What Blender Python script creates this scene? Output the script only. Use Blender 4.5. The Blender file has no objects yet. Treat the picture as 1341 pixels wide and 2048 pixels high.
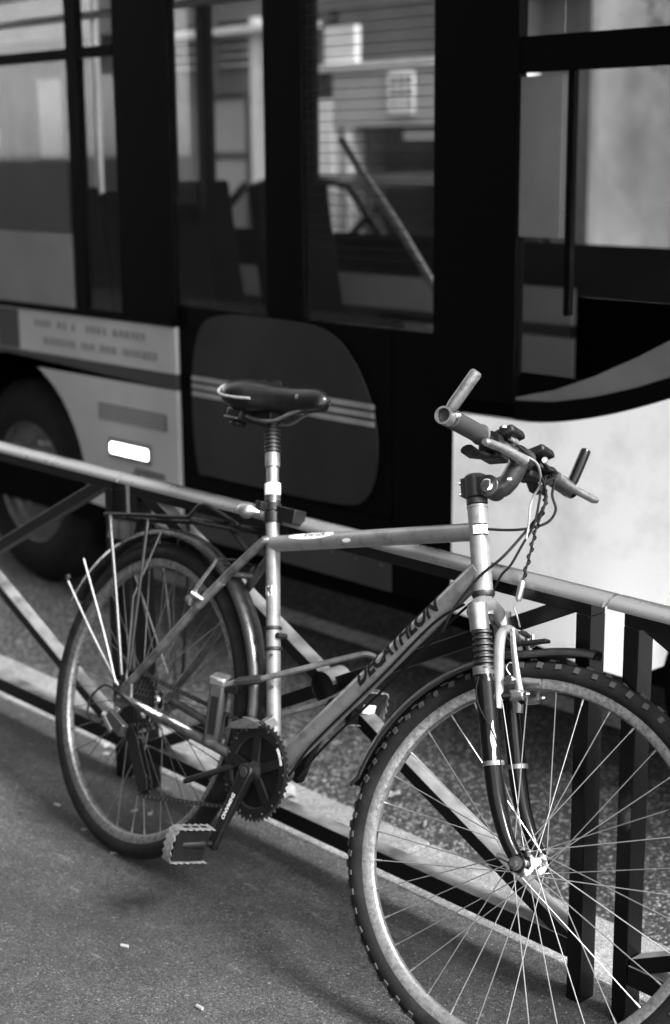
import bpy, bmesh, math, random
from mathutils import Vector, Matrix, Euler
from mathutils import noise as mnoise
random.seed(7)
rad = math.radians
SC = bpy.context.scene
COL = SC.collection

# ---------------------------------------------------------------- camera
cam_d = bpy.data.cameras.new('camera')
cam_o = bpy.data.objects.new('camera', cam_d)
COL.objects.link(cam_o)
cam_d.sensor_fit = 'VERTICAL'
cam_d.sensor_height = 36.0
cam_d.sensor_width = 24.0
cam_d.lens = 55.5434
cam_d.clip_start = 0.05
cam_d.clip_end = 2000
cam_o.matrix_world = Matrix(((0.669837, -0.160142, 0.725033, 1.6625),
                             (0.742461, 0.155426, -0.651609, -2.0486),
                             (-0.008339, 0.974781, 0.223009, 1.506),
                             (0, 0, 0, 1)))
cam_d.dof.use_dof = True
cam_d.dof.focus_distance = 2.68
cam_d.dof.aperture_fstop = 3.3
SC.camera = cam_o

# ---------------------------------------------------------------- sky, sun, exposure
SUN_DIR = Vector((0.70, 0.085, 0.70)).normalized()
W = bpy.data.worlds.new("World")
SC.world = W
W.use_nodes = True
wn, wl = W.node_tree.nodes, W.node_tree.links
bg = wn['Background']
sky = wn.new('ShaderNodeTexSky')
sky.sky_type = 'NISHITA'
sky.sun_disc = False
sky.sun_elevation = math.asin(SUN_DIR.z)
sky.sun_rotation = math.atan2(SUN_DIR.x, SUN_DIR.y)
bw = wn.new('ShaderNodeRGBToBW')
wl.new(sky.outputs[0], bw.inputs[0])
wl.new(bw.outputs[0], bg.inputs[0])
bg.inputs[1].default_value = 0.13
sun_d = bpy.data.lights.new('sun', 'SUN')
sun_d.energy = 1.7
sun_d.angle = rad(16)
sun_o = bpy.data.objects.new('sun', sun_d)
COL.objects.link(sun_o)
sun_o.rotation_euler = SUN_DIR.to_track_quat('Z', 'Y').to_euler()
sun_o.location = (5, 0, 12)
SC.view_settings.view_transform = 'Standard'
SC.view_settings.look = 'None'
SC.view_settings.exposure = 2.95
SC.view_settings.gamma = 1
SC.view_settings.use_curve_mapping = False
SC.cycles.max_bounces = 8
SC.cycles.transparent_max_bounces = 16

# ---------------------------------------------------------------- materials
def mat(name, c, rough=0.5, metal=0.0, var=0.0, vs=20.0, lo=0.35, hi=0.65, c2=None, bump=0.0, bs=200.0,
        coat=0.0, fine=0.0, fs=900.0, rvar=0.0, spec=0.5, coords='Object'):
    m = bpy.data.materials.new(name)
    m.use_nodes = True
    n, l = m.node_tree.nodes, m.node_tree.links
    p = n['Principled BSDF']
    p.inputs['Roughness'].default_value = rough
    p.inputs['Metallic'].default_value = metal
    p.inputs['Coat Weight'].default_value = coat
    p.inputs['Specular IOR Level'].default_value = spec
    tc = n.new('ShaderNodeTexCoord')
    src = None
    if c2 is None and var:
        c2 = c * (1 - var)
    if c2 is not None:
        nz = n.new('ShaderNodeTexNoise')
        nz.inputs['Scale'].default_value = vs
        nz.inputs['Detail'].default_value = 8
        nz.inputs['Roughness'].default_value = 0.65
        l.new(tc.outputs[coords], nz.inputs['Vector'])
        r = n.new('ShaderNodeMapRange')
        r.inputs['From Min'].default_value = lo
        r.inputs['From Max'].default_value = hi
        r.inputs['To Min'].default_value = c2
        r.inputs['To Max'].default_value = c
        l.new(nz.outputs['Fac'], r.inputs['Value'])
        src = r.outputs[0]
        if rvar:
            rr = n.new('ShaderNodeMapRange')
            rr.inputs['From Min'].default_value = lo
            rr.inputs['From Max'].default_value = hi
            rr.inputs['To Min'].default_value = min(1, rough + rvar)
            rr.inputs['To Max'].default_value = rough
            l.new(nz.outputs['Fac'], rr.inputs['Value'])
            l.new(rr.outputs[0], p.inputs['Roughness'])
    if fine:
        nf = n.new('ShaderNodeTexNoise')
        nf.inputs['Scale'].default_value = fs
        nf.inputs['Detail'].default_value = 3
        l.new(tc.outputs[coords], nf.inputs['Vector'])
        rf = n.new('ShaderNodeMapRange')
        rf.inputs['From Min'].default_value = 0.3
        rf.inputs['From Max'].default_value = 0.7
        rf.inputs['To Min'].default_value = 1 - fine
        rf.inputs['To Max'].default_value = 1 + fine
        l.new(nf.outputs['Fac'], rf.inputs['Value'])
        mu = n.new('ShaderNodeMath')
        mu.operation = 'MULTIPLY'
        if src is None:
            mu.inputs[0].default_value = c
        else:
            l.new(src, mu.inputs[0])
        l.new(rf.outputs[0], mu.inputs[1])
        src = mu.outputs[0]
    if src is None:
        p.inputs['Base Color'].default_value = (c, c, c, 1)
    else:
        l.new(src, p.inputs['Base Color'])
    if bump:
        nb = n.new('ShaderNodeTexNoise')
        nb.inputs['Scale'].default_value = bs
        nb.inputs['Detail'].default_value = 5
        l.new(tc.outputs[coords], nb.inputs['Vector'])
        b = n.new('ShaderNodeBump')
        b.inputs['Strength'].default_value = bump
        b.inputs['Distance'].default_value = 0.002
        l.new(nb.outputs['Fac'], b.inputs['Height'])
        l.new(b.outputs[0], p.inputs['Normal'])
    return m

def toplit_mat(name, c, rough, top_light, spec=.8):
    """gloss paint with top light painted onto the faces that look up"""
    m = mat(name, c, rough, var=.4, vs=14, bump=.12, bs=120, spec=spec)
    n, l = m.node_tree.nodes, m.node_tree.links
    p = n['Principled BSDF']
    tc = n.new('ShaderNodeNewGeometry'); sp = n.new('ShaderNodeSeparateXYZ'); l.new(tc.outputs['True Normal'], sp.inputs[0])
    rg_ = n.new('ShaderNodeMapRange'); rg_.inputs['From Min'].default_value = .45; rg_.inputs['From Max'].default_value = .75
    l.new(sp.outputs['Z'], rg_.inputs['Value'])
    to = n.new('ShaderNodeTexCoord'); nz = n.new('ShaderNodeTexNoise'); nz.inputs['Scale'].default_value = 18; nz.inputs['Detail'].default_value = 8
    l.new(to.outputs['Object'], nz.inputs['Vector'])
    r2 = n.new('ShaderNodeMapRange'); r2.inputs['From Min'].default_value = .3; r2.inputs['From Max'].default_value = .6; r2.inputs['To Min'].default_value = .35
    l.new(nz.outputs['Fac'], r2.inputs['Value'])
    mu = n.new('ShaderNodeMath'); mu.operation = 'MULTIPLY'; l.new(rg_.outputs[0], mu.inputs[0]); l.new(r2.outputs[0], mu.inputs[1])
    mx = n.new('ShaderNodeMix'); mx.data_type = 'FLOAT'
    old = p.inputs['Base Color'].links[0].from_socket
    l.new(mu.outputs[0], mx.inputs[0]); l.new(old, mx.inputs[2]); mx.inputs[3].default_value = top_light  # upward faces mixed lighter in place of light from above
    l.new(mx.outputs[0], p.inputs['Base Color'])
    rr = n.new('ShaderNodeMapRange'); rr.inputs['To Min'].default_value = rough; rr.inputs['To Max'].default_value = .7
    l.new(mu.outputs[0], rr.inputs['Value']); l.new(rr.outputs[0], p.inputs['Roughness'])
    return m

def glass_mat(name, tint=0.8, rough=0.0, ior=1.5, dirt=0.0):
    m = bpy.data.materials.new(name)
    m.use_nodes = True
    n, l = m.node_tree.nodes, m.node_tree.links
    n.remove(n['Principled BSDF'])
    out = n['Material Output']
    tr = n.new('ShaderNodeBsdfTransparent')
    tr.inputs[0].default_value = (tint, tint, tint, 1)
    gl = n.new('ShaderNodeBsdfGlossy')
    gl.inputs['Roughness'].default_value = rough
    gl.inputs[0].default_value = (1, 1, 1, 1)
    # the same reflectance from both faces of the pane
    ge = n.new('ShaderNodeNewGeometry')
    dt = n.new('ShaderNodeVectorMath'); dt.operation = 'DOT_PRODUCT'
    l.new(ge.outputs['Normal'], dt.inputs[0]); l.new(ge.outputs['Incoming'], dt.inputs[1])
    def mth(op, a, b_=None):
        q = n.new('ShaderNodeMath'); q.operation = op
        for i, v in enumerate((a, b_)):
            if v is None: continue
            if isinstance(v, (int, float)): q.inputs[i].default_value = v
            else: l.new(v, q.inputs[i])
        return q.outputs[0]
    f0 = ((ior - 1) / (ior + 1)) ** 2
    fr = mth('ADD', mth('MULTIPLY', mth('POWER', mth('SUBTRACT', 1.0, mth('ABSOLUTE', dt.outputs['Value'])), 5.0), 1 - f0), f0)
    mx = n.new('ShaderNodeMixShader')
    l.new(fr, mx.inputs[0])
    l.new(tr.outputs[0], mx.inputs[1])
    l.new(gl.outputs[0], mx.inputs[2])
    last = mx.outputs[0]
    if dirt:
        df = n.new('ShaderNodeBsdfDiffuse')
        df.inputs[0].default_value = (.5, .5, .5, 1)
        tc = n.new('ShaderNodeTexCoord')
        nz = n.new('ShaderNodeTexNoise')
        nz.inputs['Scale'].default_value = 3
        nz.inputs['Detail'].default_value = 6
        l.new(tc.outputs['Object'], nz.inputs['Vector'])
        r = n.new('ShaderNodeMapRange')
        r.inputs['From Min'].default_value = .35
        r.inputs['From Max'].default_value = .75
        r.inputs['To Max'].default_value = dirt
        l.new(nz.outputs['Fac'], r.inputs['Value'])
        m2 = n.new('ShaderNodeMixShader')
        l.new(r.outputs[0], m2.inputs[0])
        l.new(last, m2.inputs[1])
        l.new(df.outputs[0], m2.inputs[2])
        last = m2.outputs[0]
    l.new(last, out.inputs[0])
    return m

def emit_mat(name, s):
    m = bpy.data.materials.new(name)
    m.use_nodes = True
    p = m.node_tree.nodes['Principled BSDF']
    p.inputs['Base Color'].default_value = (.8, .8, .8, 1)
    p.inputs['Emission Color'].default_value = (1, 1, 1, 1)
    p.inputs['Emission Strength'].default_value = s
    return m

def ground_mat(name, base, dark, light, cell, grain, bump, patch_scale=1.2, speck=0.62, bdist=0.003, rough=.9):
    """stone or asphalt: large stains, grains of mixed grey, small relief"""
    m = bpy.data.materials.new(name)
    m.use_nodes = True
    n, l = m.node_tree.nodes, m.node_tree.links
    p = n['Principled BSDF']
    p.inputs['Roughness'].default_value = rough
    p.inputs['Specular IOR Level'].default_value = .3
    tc = n.new('ShaderNodeTexCoord')
    V = tc.outputs['Object']
    def noise(s, d=6, r=.6, dist=0):
        q = n.new('ShaderNodeTexNoise')
        q.inputs['Scale'].default_value = s
        q.inputs['Detail'].default_value = d
        q.inputs['Roughness'].default_value = r
        q.inputs['Distortion'].default_value = dist
        l.new(V, q.inputs['Vector'])
        return q.outputs['Fac']
    def rng(v, a, b, c, d):
        q = n.new('ShaderNodeMapRange')
        q.inputs['From Min'].default_value = a
        q.inputs['From Max'].default_value = b
        q.inputs['To Min'].default_value = c
        q.inputs['To Max'].default_value = d
        l.new(v, q.inputs['Value'])
        return q.outputs[0]
    def math_(op, a, b):
        q = n.new('ShaderNodeMath')
        q.operation = op
        for i, v in enumerate((a, b)):
            if isinstance(v, (int, float)):
                q.inputs[i].default_value = v
            else:
                l.new(v, q.inputs[i])
        return q.outputs[0]
    big = rng(noise(patch_scale, 8, .62, .6), .33, .66, dark / base, 1.12)
    mid = rng(noise(patch_scale * 14, 6, .7), .3, .7, .74, 1.26)
    vo = n.new('ShaderNodeTexVoronoi')
    vo.inputs['Scale'].default_value = cell
    l.new(V, vo.inputs['Vector'])
    cellv = n.new('ShaderNodeSeparateColor')
    l.new(vo.outputs['Color'], cellv.inputs[0])
    g1 = rng(cellv.outputs[0], 0, 1, 1 - grain, 1 + grain)
    sp = rng(cellv.outputs[1], speck, 1, 0, light - base)
    fine = rng(noise(cell * 3.1, 2, .5), .3, .7, .82, 1.18)
    v = math_('MULTIPLY', math_('MULTIPLY', math_('MULTIPLY', big, mid), g1), fine)
    v = math_('MULTIPLY', v, base)
    v = math_('ADD', v, math_('MULTIPLY', sp, big))
    # pale scuffs stretched along the street
    mp = n.new('ShaderNodeMapping')
    mp.inputs['Scale'].default_value = (9, 34, 9)
    mp.inputs['Rotation'].default_value = (0, 0, .35)
    l.new(V, mp.inputs['Vector'])
    sc = n.new('ShaderNodeTexNoise')
    sc.inputs['Scale'].default_value = 1
    sc.inputs['Detail'].default_value = 6
    l.new(mp.outputs[0], sc.inputs['Vector'])
    v = math_('ADD', v, rng(sc.outputs['Fac'], .62, .78, 0, base * 1.1))
    l.new(v, p.inputs['Base Color'])
    h = math_('ADD', math_('MULTIPLY', vo.outputs['Distance'], -1.0), math_('MULTIPLY', noise(cell * .5, 4), .8))
    b = n.new('ShaderNodeBump')
    b.inputs['Strength'].default_value = bump
    b.inputs['Distance'].default_value = bdist
    l.new(h, b.inputs['Height'])
    l.new(b.outputs[0], p.inputs['Normal'])
    return m

M = dict(
    pavement=ground_mat('pavement_asphalt', .036, .014, .12, 300, .6, .8, 1.6, .93, .0026),
    kerb=ground_mat('kerb_granite', .135, .07, .32, 420, .42, .5, 3.0, .8, .0015),
    road=ground_mat('road_asphalt', .021, .010, .24, 150, .6, 1.0, 1.1, .72, .006, .75),
    gutter=ground_mat('gutter_mortar', .04, .026, .12, 420, .25, .5, 2.2, .9, .0015),
    marking=mat('worn_road_paint', .6, .8, c2=.2, vs=40, lo=.35, hi=.6),
    joint=mat('joint_dirt', .03, .95, var=.6, vs=60, bump=.6, bs=300),
    stain=mat('damp_stain', .05, .9),
    black_paint=toplit_mat('barrier_black_paint', .003, .26, .03, .22),
    sheen_paint=mat('barrier_sheen_top', .022, .25, metal=.1, c2=.045, vs=22, lo=.3, hi=.62, bump=.15, bs=90, rvar=.25, spec=1.0),
    brace_top=toplit_mat('barrier_toplit_paint', .003, .32, .15, .3),
    frame=mat('frame_silver_paint', .17, .31, metal=.35, c2=.08, vs=30, lo=.30, hi=.5, bump=.1, bs=160, fine=.12, rvar=.2, coat=.25),
    frame_dirty=mat('frame_grimy_paint', .10, .45, metal=.3, c2=.03, vs=45, lo=.36, hi=.6, bump=.2, bs=200, fine=.15),
    fork=mat('fork_dark_paint', .003, .17, c2=.008, vs=50, lo=.3, hi=.42, bump=.05, spec=.22),
    alu=mat('aluminium', .27, .32, metal=.85, c2=.36, vs=60, lo=.35, hi=.55, bump=.1, bs=300),
    alu_dull=mat('dull_aluminium', .20, .45, metal=.7, c2=.11, vs=50, bump=.12, bs=300),
    rim=mat('rim_worn_alloy', .24, .33, metal=.75, c2=.10, vs=110, lo=.36, hi=.6, bump=.12, bs=220, fine=.2, fs=500, rvar=.2),
    alu_worn=mat('worn_bar_end', .14, .4, metal=.6, c2=.045, vs=70, lo=.3, hi=.55, bump=.2, bs=200),
    chrome=mat('chrome', .75, .12, metal=1, c2=.45, vs=70, lo=.3, hi=.42),
    steel_dark=mat('dark_steel', .07, .35, metal=.7, c2=.05, vs=60, bump=.1),
    rubber=mat('tyre_rubber', .012, .8, c2=.003, vs=22, lo=.48, hi=.8, spec=.15, bump=.35, bs=420, fine=.25, fs=700),
    knob=mat('tread_rubber', .022, .85, c2=.010, vs=60, bump=.3, bs=400),
    rubber_b=mat('black_rubber', .005, .5, var=.4, vs=60, bump=.15, bs=300),
    grip=mat('grip_rubber', .018, .55, c2=.010, vs=80, bump=.4, bs=500),
    plastic=mat('black_plastic', .003, .42, spec=.25, var=.4, vs=50, rvar=.2),
    plastic_g=mat('mudguard_plastic', .012, .18, c2=.004, vs=26, lo=.45, hi=.68, rvar=.2, bump=.5, bs=55),
    leather=mat('saddle_leather', .009, .3, c2=.003, vs=60, lo=.5, hi=.75, spec=.3, bump=.35, bs=260),
    piping_grey=mat('saddle_piping', .16, .45, var=.4, vs=60),
    cage=mat('pedal_cage_alloy', .40, .28, metal=.7, c2=.18, vs=90),
    piping=mat('pale_piping', .40, .5, var=.4, vs=60),
    spoke=mat('spoke_steel', .3, .32, metal=.8, c2=.22, vs=90),
    spoke_dark=mat('spoke_dark_steel', .12, .4, metal=.7, c2=.06, vs=90),  # darker spoke tone for the rear wheel
    stem=mat('stem_grey_paint', .022, .30, c2=.012, vs=60, spec=.4, bump=.1, bs=200),
    frame_low=mat('frame_stay_paint', .07, .42, metal=.3, c2=.02, vs=38, lo=.35, hi=.6, bump=.2, bs=200, fine=.15),  # darker frame tone for the stays and bracket shell
    chain=mat('chain_oily', .03, .35, metal=.6, c2=.025, vs=200),
    chain_pin=mat('chain_pin', .16, .3, metal=.9),
    cable=mat('cable_black', .006, .5, spec=.12),
    cable_g=mat('cable_grey', .2, .4, var=.4, vs=60),
    white=mat('white_tape', .8, .6, var=.15, vs=80),
    decal_white=mat('sticker_white', .62, .5, c2=.35, vs=90, lo=.35, hi=.5),
    ink=mat('lettering_dark', .004, .8, c2=.010, vs=150, lo=.4, hi=.6, spec=.1),
    ink_pale=mat('lettering_pale', .6, .5, c2=.4, vs=200),
    lock_body=mat('lock_plastic', .03, .42, c2=.03, vs=60, fine=.2),
    lock_shackle=mat('lock_shackle_coat', .13, .38, metal=.3, c2=.07, vs=40, bump=.1),
    bus_white=mat('bus_white_paint', .86, .22, c2=.58, vs=2.6, lo=.3, hi=.52, coat=.5),
    bus_light=mat('bus_pale_paint', .26, .3, c2=.20, vs=3, coat=.3),
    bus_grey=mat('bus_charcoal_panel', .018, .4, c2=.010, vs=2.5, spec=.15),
    bus_dark=mat('bus_black_panel', .0012, .5, spec=.03),
    bus_band=mat('bus_dark_band', .028, .4, c2=.018, vs=3, spec=.3),
    bus_stripe=mat('bus_stripe', .20, .35, c2=.12, vs=9),
    bus_mid=mat('bus_grey_panel', .10, .5, c2=.07, vs=4),
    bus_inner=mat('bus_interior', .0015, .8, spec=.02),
    print_grey=mat('faded_print', .14, .5, c2=.09, vs=60),
    lens=mat('lamp_housing', .05, .3),
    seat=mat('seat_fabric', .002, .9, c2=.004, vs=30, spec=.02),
    glass=glass_mat('bus_glass', .90, 0, 1.40, .004),
    glass_car=glass_mat('car_glass', .88, 0, 1.5, .0),
    glass_shop=glass_mat('shop_glass', .5, 0, 1.5, .0),
    lamp=emit_mat('lit_side_lamp', 1.2),
    car=mat('dark_car_paint', .004, .2, spec=.15),
    car_white=mat('white_car_paint', .8, .25, coat=.4),
    facade=mat('pale_render', .17, .85, c2=.09, vs=.9, bump=.3, bs=8),
    facade_w=mat('white_painted_stone', .85, .8, c2=.6, vs=2, bump=.2, bs=10),
    far_wall=mat('far_grey_render', .16, .85, c2=.08, vs=.8, bump=.3, bs=8),
    facade_m=mat('cream_render', .42, .85, c2=.38, vs=2, bump=.2, bs=10),
    facade_g=mat('grey_stone', .09, .85, c2=.05, vs=2, bump=.3, bs=12),
    shop_dark=mat('dark_shopfront', .03, .4, c2=.05, vs=3),
    brick=mat('dull_plaster', .035, .9, c2=.02, vs=.6, bump=.4, bs=6),
    paper=mat('paper', .22, .9, c2=.12, vs=60),
    leaves=mat('tree_leaves', .09, .6, c2=.04, vs=3),
    leaf=mat('dry_leaf', .2, .8, c2=.1, vs=80),
)

def rail_sheen():  # bright streak along the rail crown, sheen put into the base colour
    m = M['sheen_paint']; n, l = m.node_tree.nodes, m.node_tree.links; p = n['Principled BSDF']
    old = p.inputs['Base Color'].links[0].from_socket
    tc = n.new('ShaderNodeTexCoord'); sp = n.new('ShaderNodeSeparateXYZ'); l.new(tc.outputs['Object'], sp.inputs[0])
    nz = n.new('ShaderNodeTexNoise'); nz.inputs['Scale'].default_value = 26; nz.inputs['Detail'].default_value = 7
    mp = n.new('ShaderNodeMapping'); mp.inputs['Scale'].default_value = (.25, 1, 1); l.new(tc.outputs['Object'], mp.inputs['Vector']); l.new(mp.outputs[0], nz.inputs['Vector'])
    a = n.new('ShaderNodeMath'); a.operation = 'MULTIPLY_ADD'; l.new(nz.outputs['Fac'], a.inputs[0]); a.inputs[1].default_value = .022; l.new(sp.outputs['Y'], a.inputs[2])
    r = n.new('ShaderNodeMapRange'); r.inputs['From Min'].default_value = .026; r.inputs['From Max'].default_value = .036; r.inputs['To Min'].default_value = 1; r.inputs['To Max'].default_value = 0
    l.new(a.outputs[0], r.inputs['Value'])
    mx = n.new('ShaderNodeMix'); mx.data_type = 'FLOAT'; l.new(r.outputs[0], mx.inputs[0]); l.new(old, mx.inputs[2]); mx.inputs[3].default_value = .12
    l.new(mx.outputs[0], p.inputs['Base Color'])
rail_sheen()
# ---------------------------------------------------------------- mesh tools
class MB:
    def __init__(s, xf=None):
        s.v = []; s.f = []; s.mi = []; s.xf = xf; s.cur = 0
    def add(s, vs, fs):
        o = len(s.v)
        if s.xf is not None:
            vs = [s.xf @ Vector(v) for v in vs]
        s.v += [tuple(v) for v in vs]
        s.f += [tuple(i + o for i in f) for f in fs]
        s.mi += [s.cur] * len(fs)
    def box(s, lo, hi):
        x0, y0, z0 = lo; x1, y1, z1 = hi
        s.add([(x0, y0, z0), (x1, y0, z0), (x1, y1, z0), (x0, y1, z0), (x0, y0, z1), (x1, y0, z1), (x1, y1, z1), (x0, y1, z1)],
              [(0, 3, 2, 1), (4, 5, 6, 7), (0, 1, 5, 4), (1, 2, 6, 5), (2, 3, 7, 6), (3, 0, 4, 7)])
    def obox(s, c, X, Y, Z):
        """box from its centre and three half-axis vectors"""
        c, X, Y, Z = map(Vector, (c, X, Y, Z))
        vs = [c + X * a + Y * b + Z * d for d in (-1, 1) for a, b in ((-1, -1), (1, -1), (1, 1), (-1, 1))]
        s.add(vs, [(0, 3, 2, 1), (4, 5, 6, 7), (0, 1, 5, 4), (1, 2, 6, 5), (2, 3, 7, 6), (3, 0, 4, 7)])
    def bar(s, a, b, w, h, up=(0, 0, 1)):
        a, b = Vector(a), Vector(b)
        d = (b - a); L = d.length; d.normalize()
        u = Vector(up); u = (u - d * u.dot(d)).normalized(); r = d.cross(u)
        s.obox((a + b) / 2, d * L / 2, r * w / 2, u * h / 2)
    def tube(s, pts, r, n=12, cap=True, closed=False, flat=None):
        pts = [Vector(p) for p in pts]
        m = len(pts)
        rs = r if isinstance(r, (list, tuple)) else [r] * m
        t0 = (pts[1] - pts[0]).normalized()
        up = Vector((0, 0, 1)) if abs(t0.z) < .9 else Vector((1, 0, 0))
        nrm = (up - t0 * up.dot(t0)).normalized()
        vs = []
        for i, p in enumerate(pts):
            if closed:
                t = (pts[(i + 1) % m] - pts[i - 1]).normalized()
            else:
                t = (pts[min(i + 1, m - 1)] - pts[max(i - 1, 0)])
                t = t.normalized() if t.length > 1e-9 else t0
            nrm = (nrm - t * nrm.dot(t)).normalized()
            bn = t.cross(nrm)
            fl = flat if flat else 1
            for k in range(n):
                a = 2 * math.pi * k / n
                vs.append(p + nrm * (math.cos(a) * rs[i]) + bn * (math.sin(a) * rs[i] * fl))
        fs = []
        for i in range(m if closed else m - 1):
            j = (i + 1) % m
            for k in range(n):
                k2 = (k + 1) % n
                fs.append((i * n + k, j * n + k, j * n + k2, i * n + k2))
        if cap and not closed:
            fs.append(tuple(range(n - 1, -1, -1)) if False else tuple(range(n)))
            fs.append(tuple((m - 1) * n + k for k in range(n - 1, -1, -1)))
        s.add(vs, fs)
    def lathe(s, prof, c, axis, n=24):
        """prof: list of (along, radius); around axis through c"""
        c, ax = Vector(c), Vector(axis).normalized()
        up = Vector((0, 0, 1)) if abs(ax.z) < .9 else Vector((1, 0, 0))
        a = (up - ax * up.dot(ax)).normalized(); b = ax.cross(a)
        vs = []
        for t, r in prof:
            for k in range(n):
                q = 2 * math.pi * k / n
                vs.append(c + ax * t + (a * math.cos(q) + b * math.sin(q)) * max(r, 1e-5))
        fs = []
        for i in range(len(prof) - 1):
            for k in range(n):
                k2 = (k + 1) % n
                fs.append((i * n + k, (i + 1) * n + k, (i + 1) * n + k2, i * n + k2))
        if prof[0][1] > 1e-4: fs.append(tuple(range(n)))
        if prof[-1][1] > 1e-4: fs.append(tuple((len(prof) - 1) * n + k for k in range(n - 1, -1, -1)))
        s.add(vs, fs)
    def prism(s, poly, a, b, plane='xz'):
        """poly in a plane, extruded between a and b on the third axis"""
        def P(u, v, w):
            return {'xz': (u, w, v), 'xy': (u, v, w), 'yz': (w, u, v)}[plane]
        n = len(poly)
        vs = [P(u, v, a) for u, v in poly] + [P(u, v, b) for u, v in poly]
        fs = [tuple(range(n)), tuple(range(2 * n - 1, n - 1, -1))]
        fs += [(i, i + n, (i + 1) % n + n, (i + 1) % n) for i in range(n)]
        s.add(vs, fs)
    def ring(s, R0, R1, y0, y1, c=(0, 0, 0), n=72):
        """washer round the y axis"""
        vs = []
        for k in range(n):
            q = 2 * math.pi * k / n; cx, cz = math.cos(q), math.sin(q)
            for R, y in ((R0, y0), (R1, y0), (R1, y1), (R0, y1)):
                vs.append((c[0] + R * cx, c[1] + y, c[2] + R * cz))
        fs = []
        for k in range(n):
            j = (k + 1) % n
            for e in range(4):
                e2 = (e + 1) % 4
                fs.append((k * 4 + e, j * 4 + e, j * 4 + e2, k * 4 + e2))
        s.add(vs, fs)
    def revolve_y(s, prof, c=(0, 0, 0), n=96, closed=True, a0=0, a1=2 * math.pi):
        """prof: (radius, y) loop turned about the y axis"""
        m = len(prof); full = abs(a1 - a0 - 2 * math.pi) < 1e-6
        steps = n if full else n + 1
        vs = []
        for k in range(steps):
            q = a0 + (a1 - a0) * k / n
            for R, y in prof:
                vs.append((c[0] + R * math.cos(q), c[1] + y, c[2] + R * math.sin(q)))
        fs = []
        for k in range(n):
            j = (k + 1) % steps
            for e in range(m if closed else m - 1):
                e2 = (e + 1) % m
                fs.append((k * m + e, j * m + e, j * m + e2, k * m + e2))
        if closed and not full:
            fs.append(tuple(range(m))); fs.append(tuple((steps - 1) * m + e for e in range(m - 1, -1, -1)))
        s.add(vs, fs)
    def build(s, name, mats, parent=None, smooth=True, bevel=0, ang=38):
        me = bpy.data.meshes.new(name)
        me.from_pydata(s.v, [], s.f)
        bm = bmesh.new(); bm.from_mesh(me)
        bmesh.ops.recalc_face_normals(bm, faces=bm.faces)
        bm.to_mesh(me); bm.free()
        mats = mats if isinstance(mats, (list, tuple)) else [mats]
        for k in mats:
            me.materials.append(M[k])
        for p, i in zip(me.polygons, s.mi):
            p.material_index = i
        if smooth:
            for p in me.polygons: p.use_smooth = True
            me.set_sharp_from_angle(angle=rad(ang))
        return link(name, me, parent, bevel)

def link(name, me, parent=None, bevel=0, mw=None):
    o = bpy.data.objects.new(name, me)
    COL.objects.link(o)
    if parent: o.parent = parent
    if mw is not None: o.matrix_local = mw
    if bevel:
        b = o.modifiers.new('bevel', 'BEVEL')
        b.width = bevel; b.segments = 2; b.limit_method = 'ANGLE'; b.angle_limit = rad(40)
    return o
def tag(o, label=None, cat=None, group=None, kind=None):
    if label: o['label'] = label
    if cat: o['category'] = cat
    if group: o['group'] = group
    if kind: o['kind'] = kind
    return o
def empty(name, mw=None):
    o = bpy.data.objects.new(name, None)
    o.empty_display_size = .05
    COL.objects.link(o)
    if mw is not None: o.matrix_world = mw
    return o
def spline(pts, k=8, closed=False):
    P = [Vector(p) for p in pts]; n = len(P); out = []
    segs = n if closed else n - 1
    for i in range(segs):
        p0 = P[(i - 1) % n] if closed or i > 0 else P[0] * 2 - P[1]
        p1, p2 = P[i], P[(i + 1) % n]
        p3 = P[(i + 2) % n] if closed or i + 2 < n else P[-1] * 2 - P[-2]
        for j in range(k):
            t = j / k
            out.append(.5 * ((2 * p1) + (p2 - p0) * t + (2 * p0 - 5 * p1 + 4 * p2 - p3) * t * t + (3 * p1 - p0 - 3 * p2 + p3) * t ** 3))
    if not closed: out.append(P[-1])
    return out
def text_mb(txt, size, thick=0.0, shear=0.0, sub=0, space=1.0):
    cu = bpy.data.curves.new('t', 'FONT')
    cu.body = txt; cu.size = size; cu.offset = thick; cu.shear = shear; cu.space_character = space
    cu.align_x = 'CENTER'; cu.align_y = 'CENTER'; cu.resolution_u = 3
    o = bpy.data.objects.new('t', cu); COL.objects.link(o)
    dg = bpy.context.evaluated_depsgraph_get()
    me = bpy.data.meshes.new_from_object(o.evaluated_get(dg))
    bpy.data.objects.remove(o); bpy.data.curves.remove(cu)
    bm = bmesh.new(); bm.from_mesh(me)
    bmesh.ops.triangulate(bm, faces=bm.faces)
    if sub:
        bmesh.ops.subdivide_edges(bm, edges=bm.edges, cuts=sub, use_grid_fill=True)
        bmesh.ops.triangulate(bm, faces=bm.faces)
    bm.verts.ensure_lookup_table()
    vs = [v.co.copy() for v in bm.verts]; fs = [tuple(v.index for v in f.verts) for f in bm.faces]
    bm.free(); bpy.data.meshes.remove(me)
    return vs, fs
def on_tube(vs, a, b, r, u0, ang0, lift=.0006):
    """wrap flat lettering (x along the tube, y around it) on the tube a>b; ang0 measured from -y towards +z"""
    a, b = Vector(a), Vector(b); d = (b - a).normalized()
    s = Vector((0, -1, 0)); s = (s - d * s.dot(d)).normalized(); u = s.cross(d)
    if u.z < 0: u = -u
    out = []
    for v in vs:
        q = ang0 + v.y / r
        out.append(a + d * (u0 + v.x) + (s * math.cos(q) + u * math.sin(q)) * (r + lift))
    return out

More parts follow.
